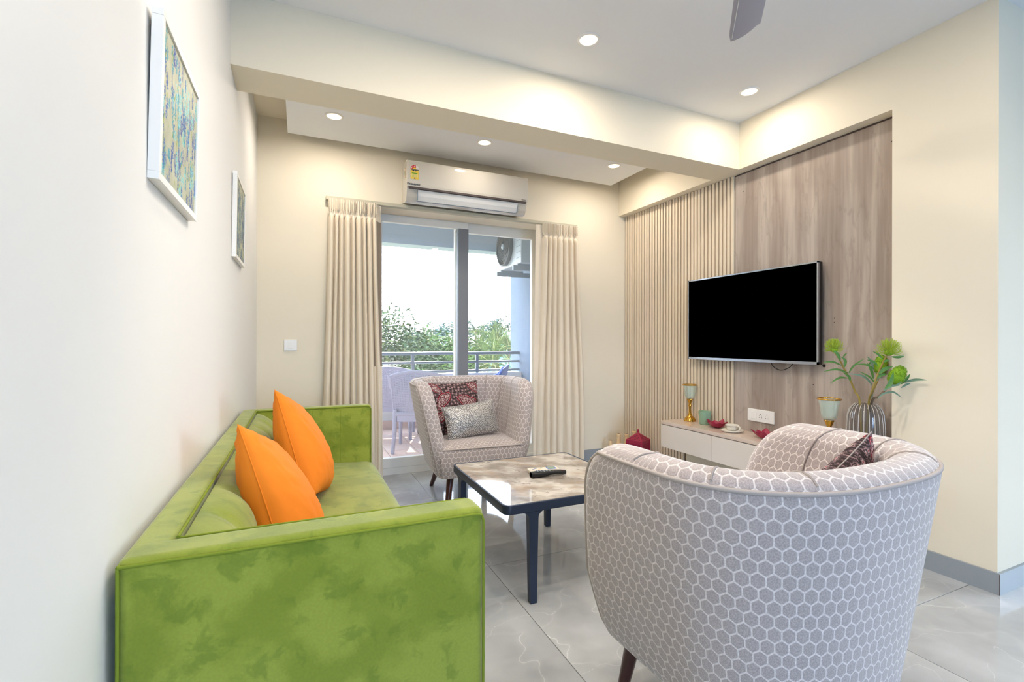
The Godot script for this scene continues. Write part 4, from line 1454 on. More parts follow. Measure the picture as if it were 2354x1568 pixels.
	var bt := [
		[Vector3(2.697, 0, -3.61), 1.06, "tall ivory painted bottle with a small flower motif, against the wall corner"],
		[Vector3(2.778, 0, -3.600), 1.03, "tall ivory bottle just right of the flower painted one"],
		[Vector3(2.640, 0, -3.66), 0.80, "short ivory bottle, leftmost by the balcony wall"],
		[Vector3(2.800, 0, -3.520), 0.74, "short ivory bottle tucked beside the magenta lantern"],
		[Vector3(2.868, 0, -3.605), 1.12, "tall ivory bottle whose neck shows above the lantern roof"]]
	for q in bt:
		var b := thing("bottle", q[2], "bottle", q[0], 0.0, "ivory painted bottles")
		var k: float = q[1]
		obj("glass", MB.new().lathe(bottle_prof.map(func(a): return [a[0] * lerpf(1.0, k, 0.4), a[1] * k]), 20), M.ivory, b)
		obj("mouth", MB.new().lathe([[0.0005, 0.2495 * k], [0.013, 0.2498 * k], [0.0165, 0.2495 * k], [0.017, 0.247 * k]], 16), M.umber, b)
		var band := MB.new().lathe([[0.0346, 0.03 * k], [0.0353, 0.035 * k], [0.0353, 0.052 * k], [0.0347, 0.057 * k]].map(func(a): return [a[0] * lerpf(1.0, k, 0.4), a[1]]), 20)
		obj("painted_band", band, M.magenta, b)
	var motif := MB.new()
	for a in [[0.0, 0.105, 0.006], [0.004, 0.118, 0.004], [-0.005, 0.096, 0.005], [0.002, 0.086, 0.004]]:
		motif.ball(Vector3(a[0] - 0.026, a[1] * 1.06, 0.026), Vector3(a[2], a[2], 0.003), 5)
	obj("flower_motif", motif, M.umber, get_node("bottle"))


func vase_and_flowers() -> void:
	var at := Vector3(2.8, 0.483, -1.567)
	var v := thing("vase", "ribbed smoky glass vase at the end of the cabinet", "vase", at)
	var prof := [[0.0005, 0.001], [0.072, 0.0], [0.085, 0.01], [0.088, 0.06], [0.087, 0.14], [0.085, 0.20], [0.080, 0.245], [0.070, 0.275], [0.056, 0.294], [0.048, 0.300]]
	obj("glass", MB.new().lathe(prof, 96, Vector3.ZERO, 0.010, 22), M.smoke, v)
	for k in 22:
		var a := (k + 0.5) * TAU / 22
		var path := PackedVector3Array()
		for q in prof.slice(2):
			path.append(Vector3(cos(a) * q[0] * 1.006, q[1], sin(a) * q[0] * 1.006))
		obj("rib", MB.new().tube(path, 0.0019, 5), M.rib, v)
	var stems := [
		[Vector3(2.785, 0.50, -1.575), Vector3(2.772, 0.785, -1.579), Vector3(2.771, 0.845, -1.602), Vector3(2.758, 0.904, -1.619), Vector3(2.734, 0.974, -1.640), Vector3(2.715, 1.014, -1.648), Vector3(2.684, 1.070, -1.662)],
		[Vector3(2.800, 0.500, -1.570), Vector3(2.781, 0.785, -1.541), Vector3(2.702, 0.860, -1.482), Vector3(2.713, 0.932, -1.467), Vector3(2.728, 1.003, -1.449), Vector3(2.746, 1.063, -1.432)],
		[Vector3(2.800, 0.500, -1.560), Vector3(2.795, 0.785, -1.536), Vector3(2.711, 0.836, -1.457), Vector3(2.711, 0.873, -1.427), Vector3(2.721, 0.908, -1.400)],
		[Vector3(2.82, 0.50, -1.58), Vector3(2.838, 0.783, -1.572), Vector3(2.856, 0.841, -1.565), Vector3(2.880, 0.905, -1.552), Vector3(2.890, 0.945, -1.545)]]
	var leaves := [
		[0, Vector3(2.747, 0.947, -1.623), Vector3(2.687, 0.967, -1.650), Vector3(2.620, 0.955, -1.680), 0.0050, 0], [0, Vector3(2.723, 0.988, -1.645), Vector3(2.679, 1.008, -1.665), Vector3(2.627, 1.006, -1.688), 0.0045, 0],
		[0, Vector3(2.731, 0.920, -1.620), Vector3(2.691, 0.922, -1.637), Vector3(2.643, 0.891, -1.659), 0.0050, 0], [0, Vector3(2.674, 1.016, -1.623), Vector3(2.661, 1.051, -1.629), Vector3(2.638, 1.072, -1.639), 0.0072, 0],
		[0, Vector3(2.694, 0.979, -1.614), Vector3(2.699, 1.016, -1.612), Vector3(2.677, 1.039, -1.622), 0.0063, 0], [0, Vector3(2.770, 0.946, -1.635), Vector3(2.795, 0.986, -1.624), Vector3(2.850, 1.028, -1.599), 0.0045, 0],
		[0, Vector3(2.740, 1.034, -1.648), Vector3(2.749, 1.046, -1.644), Vector3(2.760, 1.058, -1.639), 0.0036, 0], [0, Vector3(2.724, 0.906, -1.601), Vector3(2.717, 0.930, -1.604), Vector3(2.688, 0.955, -1.617), 0.0059, 0],
		[1, Vector3(2.746, 0.974, -1.494), Vector3(2.709, 0.998, -1.510), Vector3(2.654, 1.001, -1.535), 0.0045, 0], [1, Vector3(2.716, 0.891, -1.486), Vector3(2.675, 0.938, -1.504), Vector3(2.603, 0.954, -1.537), 0.0050, 1],
		[1, Vector3(2.704, 0.909, -1.471), Vector3(2.678, 0.939, -1.482), Vector3(2.630, 0.967, -1.503), 0.0041, 0], [1, Vector3(2.730, 0.926, -1.490), Vector3(2.726, 0.973, -1.499), Vector3(2.711, 1.009, -1.509), 0.0059, 0],
		[1, Vector3(2.697, 0.996, -1.452), Vector3(2.677, 1.018, -1.462), Vector3(2.646, 1.027, -1.475), 0.0050, 0], [3, Vector3(2.870, 0.964, -1.566), Vector3(2.860, 1.010, -1.572), Vector3(2.835, 1.040, -1.58), 0.0050, 1],
		[1, Vector3(2.680, 0.955, -1.439), Vector3(2.709, 0.981, -1.426), Vector3(2.748, 0.994, -1.409), 0.0077, 0], [1, Vector3(2.674, 0.937, -1.442), Vector3(2.696, 0.951, -1.432), Vector3(2.725, 0.957, -1.420), 0.0059, 0],
		[1, Vector3(2.710, 1.030, -1.436), Vector3(2.686, 1.056, -1.447), Vector3(2.662, 1.070, -1.457), 0.0041, 0], [1, Vector3(2.680, 1.017, -1.418), Vector3(2.696, 1.025, -1.411), Vector3(2.712, 1.022, -1.403), 0.0045, 0],
		[3, Vector3(2.857, 0.983, -1.585), Vector3(2.868, 1.005, -1.58), Vector3(2.885, 1.008, -1.575), 0.0036, 0], [2, Vector3(2.623, 0.889, -1.380), Vector3(2.649, 0.920, -1.369), Vector3(2.661, 0.972, -1.363), 0.0081, 0],
		[2, Vector3(2.778, 0.914, -1.380), Vector3(2.800, 0.930, -1.339), Vector3(2.800, 0.932, -1.289), 0.0059, 1], [2, Vector3(2.659, 0.875, -1.406), Vector3(2.696, 0.899, -1.390), Vector3(2.735, 0.902, -1.373), 0.0059, 1],
		[2, Vector3(2.671, 0.857, -1.422), Vector3(2.725, 0.867, -1.399), Vector3(2.764, 0.838, -1.380), 0.0041, 1], [2, Vector3(2.759, 0.888, -1.380), Vector3(2.783, 0.904, -1.370), Vector3(2.800, 0.913, -1.357), 0.0045, 1],
		[2, Vector3(2.634, 0.838, -1.418), Vector3(2.663, 0.862, -1.404), Vector3(2.705, 0.866, -1.385), 0.0036, 1], [2, Vector3(2.769, 0.906, -1.384), Vector3(2.788, 0.933, -1.370), Vector3(2.797, 0.959, -1.360), 0.0050, 0],
		[1, Vector3(2.749, 1.043, -1.418), Vector3(2.778, 1.041, -1.403), Vector3(2.800, 1.048, -1.386), 0.0059, 0], [3, Vector3(2.850, 0.906, -1.54), Vector3(2.865, 0.930, -1.535), Vector3(2.885, 0.924, -1.527), 0.0041, 1],
		[2, Vector3(2.688, 0.900, -1.383), Vector3(2.718, 0.910, -1.370), Vector3(2.744, 0.946, -1.358), 0.0032, 1], [3, Vector3(2.86, 0.807, -1.566), Vector3(2.86, 0.838, -1.567), Vector3(2.87, 0.886, -1.56), 0.0036, 1]]
	var names := ["green pincushion flower stem leaning towards the television", "green pincushion flower stem standing tallest on the right of the vase", "bright green banksia cone stem leaning out over the wall edge", "olive banksia cone stem at the back of the bunch"]
	for s in 4:
		var f := thing("flower_stem", names[s], "flower", stems[s][0], 0.0, "green flower stems in the vase")
		var o: Vector3 = stems[s][0]
		var path := curve(stems[s].map(func(a): return a - o), 5)
		var rad := []
		for k in path.size():
			rad.append(lerpf(0.0055 if s != 2 else 0.0075, 0.0038, float(k) / path.size()))
		obj("stem", MB.new().tube(path, rad, 7), M.stem if s != 2 else M.bark, f)
		for l in leaves:
			if l[0] != s:
				continue
			var pts := curve([l[1] - o, l[2] - o, l[3] - o], 6)
			var mid := (pts[0] + pts[pts.size() - 1]) / 2
			var view: Vector3 = Vector3(-0.72, 0.28, 0.62)
			var m := MB.new()
			var wd: float = l[4]
			m.grid(pts.size(), 5, func(i, j):
				var tn := (pts[mini(i + 1, pts.size() - 1)] - pts[maxi(i - 1, 0)]).normalized()
				var sd := tn.cross(view).normalized()
				var k := sin(PI * clampf(0.06 + i / (pts.size() - 1.0) * 0.94, 0.0, 1.0))
				var u: float = j / 2.0 - 1.0
				return pts[i] + sd * (wd * 1.15 * k * u) + sd.cross(tn) * (wd * 0.35 * absf(u) * k), null, false, false)
			obj("leaf", m, M.leaf if l[5] == 0 else M.leaf_grey, f)
		if s < 2:
			# pincushion: curling styles bursting from a knob
			var head: Vector3 = (Vector3(2.684, 1.074, -1.662) if s == 0 else Vector3(2.749, 1.064, -1.429)) - o
			var big := 1.0 if s == 0 else 1.18
			var h := obj("flower_head", MB.new().ball(head, Vector3(0.018, 0.014, 0.018) * big, 8), M.banksia, f)
			var sty := MB.new()
			var r := RandomNumberGenerator.new()
			r.seed = 40 + s
			for k in 190:
				var a := r.randf() * TAU
				var el := lerpf(-0.35, 1.45, pow(r.randf(), 0.8))
				var d := Vector3(cos(a) * cos(el), sin(el), sin(a) * cos(el))
				var ln := (0.046 + 0.012 * r.randf()) * big
				var bend := Vector3(0, 1, 0).lerp(-d, 0.3) * 0.02
				var p0 := head + d * 0.012
				var p2 := head + d * ln + bend * (0.4 + r.randf())
				var p1 := head + d * ln * 0.68
				sty.tube(PackedVector3Array([p0, p1, p2]), [0.0012, 0.0010, 0.0013], 3, false)
			var so := obj("styles", sty, M.petal, h)
			so.set_meta("kind", "stuff")
		else:
			# banksia: a bristly cone
			var a0: Vector3 = (Vector3(2.721, 0.908, -1.400) if s == 2 else Vector3(2.888, 0.945, -1.546)) - o
			var a1: Vector3 = (Vector3(2.748, 0.995, -1.368) if s == 2 else Vector3(2.900, 1.045, -1.540)) - o
			var ax := (a1 - a0).normalized()
			var sx := ax.cross(Vector3(0, 0, 1)).normalized()
			var sz := sx.cross(ax)
			var cone := MB.new()
			var rr := 0.034 if s == 2 else 0.030
			cone.grid(14, 21, func(i, j):
				var u: float = i / 13.0
				var b = TAU * j / 20.0
				var rd := rr * pow(maxf(0.0, 1.0 - pow(2.0 * u - 1.0, 2.0)), 0.45) * lerpf(1.0, 0.86, u)
				return a0 + ax * (u * a0.distance_to(a1)) + (sx * cos(b) + sz * sin(b)) * rd, null, true)
			var co := obj("cone", cone, M.banksia, f)
			var br := MB.new()
			var r := RandomNumberGenerator.new()
			r.seed = 60 + s
			for k in 620:
				var u := r.randf()
				var b := r.randf() * TAU
				var rd := rr * pow(maxf(0.0, 1.0 - pow(2.0 * u - 1.0, 2.0)), 0.45) * lerpf(1.0, 0.86, u)
				var d := (sx * cos(b) + sz * sin(b) + ax * (u - 0.4) * 1.6).normalized()
				var p := a0 + ax * (u * a0.distance_to(a1)) + (sx * cos(b) + sz * sin(b)) * rd * 0.98
				br.tube(PackedVector3Array([p, p + d * 0.006]), [0.0013, 0.0006], 3, false)
			var bo := obj("bristles", br, M.banksia, co)
			bo.set_meta("kind", "stuff")


# ---------------------------------------------------------------- things on the other walls
func pictures() -> void:
	for a in [[Vector3(XL, 1.449, -1.366), 0.382, 0.352, 0.021, "white framed print of blue flower spikes, larger in view, nearer on the sofa wall", flower_print(7, false), 0.022], [Vector3(XL, 1.499, -2.650), 0.372, 0.388, 0.018, "white framed print of dense blue grey foliage, farther on the sofa wall", flower_print(19, true), 0.012]]:
		var t := thing("picture", a[4], "picture", a[0], 0.0, "framed prints on the sofa wall")
		t.transform = Transform3D(Basis(Vector3(0, 0, 1), -a[6]), a[0])
		var w: float = a[1]
		var h: float = a[2]
		var d: float = a[3]
		var f := 0.016
		obj("frame", boxes([[Vector3(0, 0, -w / 2), Vector3(d, f, w / 2), 0.001], [Vector3(0, h - f, -w / 2), Vector3(d, h, w / 2), 0.001], [Vector3(0, f, -w / 2), Vector3(d, h - f, -w / 2 + f), 0.001], [Vector3(0, f, w / 2 - f), Vector3(d, h - f, w / 2), 0.001]]), M.white, t)
		obj("backing", bx(0.0005, 0.004, -w / 2 + 0.004, 0.004, h - 0.004, w / 2 - 0.004), M.copper, t)
		var m := mat(Color.WHITE, 0.5, 0, 0.2)
		m.albedo_texture = a[5]
		var x := d - 0.004
		var art := MB.new().flat(PackedVector3Array([Vector3(x, f - 0.001, w / 2 - f), Vector3(x, h - f + 0.001, w / 2 - f), Vector3(x, h - f + 0.001, -w / 2 + f), Vector3(x, f - 0.001, -w / 2 + f)]), [Vector2(0, 1), Vector2(0, 0), Vector2(1, 0), Vector2(1, 1)])
		obj("print", art, m, t)


func air_conditioner() -> void:
	var t := thing("air_conditioner", "white split air conditioner on the wall above the balcony door", "air conditioner", Vector3(1.242, 2.19, ZB))
	var hw := 0.505
	# side outline: x is depth from the wall, y is height
	var side := func(pts: Array, x0: float, x1: float) -> MB:
		var poly := PackedVector2Array()
		for q in pts:
			poly.append(Vector2(q[0], q[1]))
		return MB.new().extrude(poly, x1 - x0, Transform3D(Basis(Vector3(0, 0, 1), Vector3(0, 1, 0), Vector3(-1, 0, 0)), Vector3(x1, 0, 0)))
	obj("body", side.call([[0.0, 0.03], [0.10, 0.0], [0.15, 0.006], [0.166, 0.035], [0.185, 0.09], [0.19, 0.295], [0.186, 0.303], [0.176, 0.308], [0.0, 0.308]], -hw, hw), M.gloss_white, t)
	obj("front_cover", side.call([[0.19, 0.104], [0.2015, 0.104], [0.204, 0.12], [0.2035, 0.285], [0.198, 0.302], [0.185, 0.309], [0.18, 0.306]], -hw - 0.002, hw + 0.002), M.gloss_white, t)
	obj("trim_strip", side.call([[0.188, 0.088], [0.2035, 0.0895], [0.204, 0.1035], [0.188, 0.103]], -hw + 0.012, hw - 0.012), M.dark_strip, t)
	obj("louver", side.call([[0.150, 0.010], [0.158, 0.012], [0.176, 0.045], [0.192, 0.085], [0.186, 0.088], [0.168, 0.05]], -hw + 0.085, hw - 0.085), M.white, t)
	obj("louver_gap", boxes([[Vector3(-hw + 0.081, 0.012, 0.140), Vector3(-hw + 0.0845, 0.084, 0.186)], [Vector3(hw - 0.0845, 0.012, 0.140), Vector3(hw - 0.081, 0.084, 0.186)], [Vector3(-hw + 0.081, 0.006, 0.135), Vector3(hw - 0.081, 0.0105, 0.1545)]]), M.galv, t)
	var m := mat(Color.WHITE, 0.4)
	m.albedo_texture = energy_label()
	var lab := MB.new().flat(PackedVector3Array([Vector3(-0.482, 0.160, 0.2050), Vector3(-0.482, 0.268, 0.2050), Vector3(-0.420, 0.268, 0.2050), Vector3(-0.420, 0.160, 0.2050)]), [Vector2(0, 1), Vector2(0, 0), Vector2(1, 0), Vector2(1, 1)])
	obj("energy_label", lab, m, t)
	obj("side_label", MB.new().lathe([[0.0005, 0.0008], [0.030, 0.0008], [0.031, 0.0]], 20).moved(Transform3D(Basis(Vector3(0, 0, 1), PI / 2) * Basis.from_scale(Vector3(1.2, 1, 0.5)), Vector3(-hw - 0.002, 0.225, 0.12))), M.ivory, t)
	obj("side_label_mark", MB.new().lathe([[0.0005, 0.0012], [0.018, 0.0012], [0.0185, 0.0]], 16).moved(Transform3D(Basis(Vector3(0, 0, 1), PI / 2) * Basis.from_scale(Vector3(1.2, 1, 0.5)), Vector3(-hw - 0.002, 0.225, 0.12))), M.celadon, t)
	for q in [["Panasonic", -0.457, 0.122, 0.021, true], ["INVERTER", 0.468, 0.114, 0.009, false]]:
		var tm := TextMesh.new()
		var fnt := SystemFont.new()
		fnt.font_names = PackedStringArray(["Droid Sans"])
		fnt.font_weight = 700 if q[4] else 400
		tm.font = fnt
		tm.text = q[0]
		tm.font_size = 32
		tm.pixel_size = q[3] / 32.0
		tm.depth = 0.0008
		obj("lettering", tm, M.black, t, Vector3(q[1], q[2], 0.2048))


func wall_switch() -> void:
	var s := thing("light_switch", "small square white switch on the wall left of the curtain", "switch", Vector3(-0.065, 1.087, ZB))
	obj("plate", MB.new().box(Vector3(0, 0, 0.005), Vector3(0.086, 0.082, 0.010), 0.0035, 2), M.white, s)
	obj("inset", MB.new().box(Vector3(0, 0, 0.0105), Vector3(0.034, 0.052, 0.003), 0.001), M.upvc, s)
	obj("rocker", MB.new().box(Vector3(0, 0, 0.0125), Vector3(0.022, 0.046, 0.004), 0.0015), M.white, s)


func ceiling_fan() -> void:
	var t := thing("ceiling_fan", "pale grey ceiling fan, one blade tip reaching into view", "ceiling fan", Vector3(1.245, 2.40, -0.965))
	obj("motor", MB.new().lathe([[0.0005, -0.045], [0.06, -0.042], [0.10, -0.02], [0.105, 0.01], [0.08, 0.04], [0.03, 0.05], [0.0005, 0.052]], 32), M.fan, t)
	obj("rod", MB.new().tube(PackedVector3Array([Vector3(0, 0.04, 0), Vector3(0, 0.25, 0)]), 0.012, 10), M.fan, t)
	obj("canopy", MB.new().lathe([[0.014, 0.19], [0.05, 0.215], [0.06, 0.262], [0.0005, 0.263]], 24), M.fan, t)
	for k in 3:
		var dir := Vector3(0.70, 0, -0.71).rotated(Vector3.UP, k * TAU / 3).normalized()
		var sd := Vector3.UP.cross(dir).normalized()
		var m := MB.new()
		for face in [0.0, -0.005]:
			m.grid(20, 9, func(i, j):
				var u: float = i / 19.0
				var v: float = j / 8.0 * 2.0 - 1.0
				var rad := lerpf(0.10, 0.622, u)
				var wd := lerpf(0.045, 0.058, smoothstep(0.0, 0.4, u))
				var tip := smoothstep(0.93, 1.0, u)
				wd *= 1.0 - 0.14 * tip
				rad += (0.022 * v - 0.01 * v * v) * tip
				return dir * rad + sd * (wd * v) + Vector3(0, face - 0.012 * v + 0.006 * v * v - 0.004, 0), null, false, false)
		var b := obj("blade", m, M.fan, t)
		obj("groove", MB.new().tube(PackedVector3Array([dir * 0.16 + sd * 0.036 + Vector3(0, -0.0165, 0), dir * 0.61 + sd * 0.046 + Vector3(0, -0.0178, 0)]), 0.0012, 4), M.white, b)


# ---------------------------------------------------------------- the balcony
func balcony() -> void:
	var fl := struct("balcony_floor", bx(-1.5, -0.2, -6.55, 3.5, -0.042, -4.14), M.grout, "terracotta tiled balcony floor")
	for i in range(0, 15):
		for j in range(0, 8):
			var x0 := -0.98 + i * 0.30
			var z0 := -6.54 + j * 0.30
			obj("tile", bx(x0 + 0.003, -0.05, z0 + 0.003, x0 + 0.297, -0.03, z0 + 0.297, 0.003), M.terracotta if (i * 7 + j * 3) % 5 < 3 else M.terracotta_alt, fl)
	struct("balcony_ceiling", bx(-1.5, 2.78, -6.55, 3.5, 2.95, -4.14), M.paint, "slab over the balcony")
	struct("balcony_beam", bx(-1.5, 2.40, -6.55, 3.5, 2.78, -6.30), M.paint, "pale grey blue beam along the balcony edge")
	struct("balcony_parapet", bx(-1.5, -0.2, -6.55, 3.03, 0.665, -6.35), M.white, "low white rendered parapet under the balcony railing")
	struct("balcony_skirting", bx(-1.5, -0.03, -6.35, 3.03, 0.07, -6.335), M.terracotta, "terracotta skirting along the parapet")
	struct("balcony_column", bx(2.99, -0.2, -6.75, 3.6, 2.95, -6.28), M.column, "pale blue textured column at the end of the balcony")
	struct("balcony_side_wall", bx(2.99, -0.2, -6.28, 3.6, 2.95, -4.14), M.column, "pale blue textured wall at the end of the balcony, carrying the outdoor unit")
	struct("balcony_end_wall", bx(-1.65, -0.2, -6.75, -1.5, 2.95, -4.14), M.render, "rendered wall at the other end of the balcony")
	struct("facade", boxes([[Vector3(-3.0, -0.3, -4.16), Vector3(0.48, 3.1, -4.14)], [Vector3(2.17, -0.3, -4.16), Vector3(7.0, 3.1, -4.14)]]), M.render, "rendered outer face of the building")
	struct("roof", bx(-3.0, 2.95, -6.6, 7.8, 3.2, 9.0), M.render, "flat roof slab over the flat")  # unseen overhang past the windows added to block the sun
	var r := thing("balcony_railing", "grey metal railing of three rails above the balcony parapet", "railing")
	for y in [0.945, 0.822, 0.697]:
		obj("rail", MB.new().tube(PackedVector3Array([Vector3(-1.5, y, -6.44), Vector3(3.03, y, -6.44)]), 0.024 if y > 0.9 else 0.017, 10), M.rail, r)
	for x in [-0.45, 0.47, 1.395, 2.32]:
		obj("post", bx(x - 0.02, 0.66, -6.46, x + 0.02, 0.95, -6.42), M.rail, r)

	# outdoor unit on its bracket
	var u := thing("outdoor_unit", "white outdoor air conditioning unit with a round grey fan grille high on the balcony", "air conditioner", Vector3(2.27, 2.0, -5.20), -0.05)
	obj("casing", MB.new().box(Vector3(0.15, 0.26, 0), Vector3(0.28, 0.52, 0.76), 0.012, 2), M.unit, u)
	for k in 7:
		obj("groove", MB.new().box(Vector3(0.008, 0.07 + k * 0.066, 0.30), Vector3(0.004, 0.006, 0.12), 0.001), M.galv, u)
	obj("service_cover", MB.new().box(Vector3(0.20, 0.20, 0.382), Vector3(0.12, 0.30, 0.006), 0.002), M.unit, u)
	var g := MB.new()
	var rim := func(rad: float, x: float, th: float):
		var loop := PackedVector3Array()
		for a in 41:
			loop.append(Vector3(x, 0.265 + rad * sin(a * TAU / 40), -0.10 + rad * cos(a * TAU / 40)))
		g.tube(loop, th, 6, false)
	for rad in [0.07, 0.10, 0.13, 0.16, 0.19, 0.215]:
		rim.call(rad, -0.035 + rad * rad * 0.4, 0.003)
	for k in 28:
		var a0 := k * TAU / 28
		var path := PackedVector3Array()
		for s in 7:
			var rad := lerpf(0.04, 0.225, s / 6.0)
			var a := a0 + s * 0.10
			path.append(Vector3(-0.036 + rad * rad * 0.4, 0.265 + rad * sin(a), -0.10 + rad * cos(a)))
		g.tube(path, 0.0026, 4, false)
	obj("fan_grille", g, M.grille, u)
	obj("grille_ring", MB.new().lathe([[0.232, 0.0], [0.236, 0.045], [0.226, 0.052], [0.216, 0.045], [0.216, 0.0]], 40).moved(Transform3D(Basis(Vector3(0, 0, 1), PI / 2), Vector3(0.012, 0.265, -0.10))), M.grille, u)
	obj("fan_well", MB.new().lathe([[0.0005, 0.004], [0.216, 0.004], [0.217, 0.0]], 32).moved(Transform3D(Basis(Vector3(0, 0, 1), PI / 2), Vector3(0.010, 0.265, -0.10))), M.umber, u)
	obj("hub", MB.new().lathe([[0.0005, 0.046], [0.030, 0.044], [0.036, 0.036], [0.036, 0.02]], 20).moved(Transform3D(Basis(Vector3(0, 0, 1), PI / 2), Vector3(0.0, 0.265, -0.10))), M.unit, u)
	for y in [0.14, 0.21]:
		obj("valve", MB.new().tube(PackedVector3Array([Vector3(0.18, y, 0.38), Vector3(0.18, y, 0.42), Vector3(0.26, y + 0.02, 0.44), Vector3(0.34, y + 0.06, 0.43)]), 0.012, 8), M.copper, u)
	var br := thing("unit_bracket", "grey steel bracket carrying the outdoor unit", "bracket", Vector3(2.27, 2.0, -5.20), -0.05)
	for z in [-0.28, 0.28]:
		obj("arm", MB.new().box(Vector3(0.34, -0.045, z), Vector3(0.78, 0.055, 0.04), 0.002), M.galv, br)
		obj("foot", MB.new().box(Vector3(0.15, -0.01, z), Vector3(0.30, 0.02, 0.05), 0.002), M.galv, br)
	obj("back_bar", MB.new().box(Vector3(0.70, -0.10, 0.0), Vector3(0.04, 0.20, 0.62), 0.002), M.galv, br)

	# woven chairs and their table
	var chair := func(label: String, at: Vector3, turn: float, m: Material):
		var t := thing("garden_chair", label, "chair", at, turn, "woven plastic balcony chairs")
		var sheet := func(f: Callable, nu: int, nv: int, th: float, skip: bool) -> MB:
			var o := MB.new()
			for i in nv + 1:
				var path := PackedVector3Array()
				for k in nu + 1:
					path.append(f.call(float(k) / nu, float(i) / nv))
				o.tube(path, th, 4, false)
			for k in nu + 1:
				var path := PackedVector3Array()
				for i in nv + 1:
					path.append(f.call(float(k) / nu, float(i) / nv))
				o.tube(path, th * 1.05, 4, false)
			return o
		var back := func(u_: float, v: float) -> Vector3:
			var a := (u_ - 0.5) * 2.0
			return Vector3(a * (0.25 + 0.02 * v), lerpf(0.40, 0.84 - 0.05 * a * a, v), -0.20 - 0.09 * v + 0.07 * a * a)
		var bk := obj("back", sheet.call(back, 20, 24, 0.0092, false), m, t)
		bk.set_meta("kind", "thing")
		var rimp := PackedVector3Array()
		for k in 13:
			rimp.append(back.call(k / 12.0, 1.0))
		obj("top_rail", MB.new().tube(rimp, 0.015, 8), m, t)
		obj("seat", MB.new().box(Vector3(0, 0.40, 0.02), Vector3(0.48, 0.045, 0.46), 0.02, 2), m, t)
		obj("apron", MB.new().box(Vector3(0, 0.355, -0.19), Vector3(0.42, 0.07, 0.02), 0.006), m, t)
		for s in [-1, 1]:
			obj("arm", MB.new().tube(curve([back.call(0.5 + 0.5 * s, 1.0), Vector3(0.285 * s, 0.70, -0.15), Vector3(0.30 * s, 0.64, 0.0), Vector3(0.295 * s, 0.62, 0.20), Vector3(0.275 * s, 0.56, 0.24)], 5), 0.021, 8), m, t)
			obj("leg", MB.new().tube(PackedVector3Array([Vector3(0.275 * s, 0.58, 0.24), Vector3(0.26 * s, 0.3, 0.235), Vector3(0.265 * s, 0.0, 0.25)]), [0.024, 0.022, 0.017], 8), m, t)
			obj("leg", MB.new().tube(PackedVector3Array([Vector3(0.23 * s, 0.44, -0.18), Vector3(0.235 * s, 0.2, -0.2), Vector3(0.245 * s, 0.0, -0.23)]), [0.024, 0.021, 0.017], 8), m, t)
	chair.call("grey lilac woven plastic chair just outside the glass, its back to the room", Vector3(1.17, -0.03, -5.00), 2.75, M.woven)
	chair.call("grey lilac woven plastic chair behind the other, partly hidden by the curtain", Vector3(0.99, -0.03, -5.80), 2.9, M.woven)
	chair.call("blue woven plastic chair whose back shows above the far tub chair", Vector3(2.20, -0.03, -5.75), 4.3, M.blue)
	var tb := thing("garden_table", "dark woven balcony table behind the grey lilac chair", "table", Vector3(1.62, -0.03, -5.55))
	obj("table_top", MB.new().box(Vector3(0, 0.62, 0), Vector3(0.62, 0.04, 0.62), 0.01), M.woven, tb)
	for q in [[-0.26, -0.26], [0.26, -0.26], [-0.26, 0.26], [0.26, 0.26]]:
		obj("leg", MB.new().box(Vector3(q[0], 0.30, q[1]), Vector3(0.07, 0.60, 0.07), 0.008), M.umber, tb)


# ---------------------------------------------------------------- trees beyond
func leaf_tint(r: RandomNumberGenerator, base: Color, spread: float) -> Color:
	var k := 1.0 + (r.randf() - 0.5) * spread
	var y := (r.randf() - 0.5) * 0.25
	return Color(base.r * k * (1.0 + y), base.g * k, base.b * k * (1.0 - y))


func leafy(called: String, label: String, at: Vector3, crown: Vector3, leaves: int, size: float, base: Color, seed_: int) -> void:
	var t := thing(called, label, "tree", at, 0.0)
	var r := RandomNumberGenerator.new()
	r.seed = seed_
	var top := crown.y
	obj("trunk", MB.new().tube(PackedVector3Array([Vector3.ZERO, Vector3(0.15, top * 0.4, 0.1), Vector3(0, top * 0.75, 0)]), [0.22, 0.16, 0.08], 8), M.bark, t)
	for k in 5:
		var a := k * TAU / 5 + r.randf()
		obj("branch", MB.new().tube(PackedVector3Array([Vector3(0.1, top * 0.45, 0.05), Vector3(cos(a) * crown.x * 0.4, top * 0.68, sin(a) * crown.x * 0.4), Vector3(cos(a) * crown.x * 0.75, top * 0.82, sin(a) * crown.x * 0.75)]), [0.09, 0.06, 0.02], 6), M.bark, t)
	# clumps of leaves on the crown's outside
	var clumps := []
	for k in 42:
		var d := Vector3(r.randfn(), r.randfn() * 0.8 + 0.25, r.randfn()).normalized()
		clumps.append([Vector3(d.x * crown.x, top - crown.z + d.y * crown.z, d.z * crown.x) * Vector3(0.82, 1, 0.82), r.randf_range(0.22, 0.38) * crown.z, leaf_tint(r, base, 0.5)])
	var m := MB.new()
	for k in leaves:
		var cl: Array = clumps[r.randi() % clumps.size()]
		var d = Vector3(r.randfn(), r.randfn(), r.randfn()).normalized() * pow(r.randf(), 0.4) * cl[1]
		var p: Vector3 = cl[0] + d
		var ax := Vector3(r.randfn(), r.randfn() * 0.6, r.randfn()).normalized()
		var sd := ax.cross(Vector3(r.randfn(), 1.2, r.randfn()).normalized()).normalized()
		var s := size * r.randf_range(0.7, 1.3)
		m.flat(PackedVector3Array([p - ax * s, p + sd * s * 0.42, p + ax * s, p - sd * s * 0.42]))
		var q := leaf_tint(r, cl[2], 0.35)
		for e in 4:
			m.c.append(q)
	var c := obj("crown", m, M.foliage, t)
	c.set_meta("kind", "stuff")


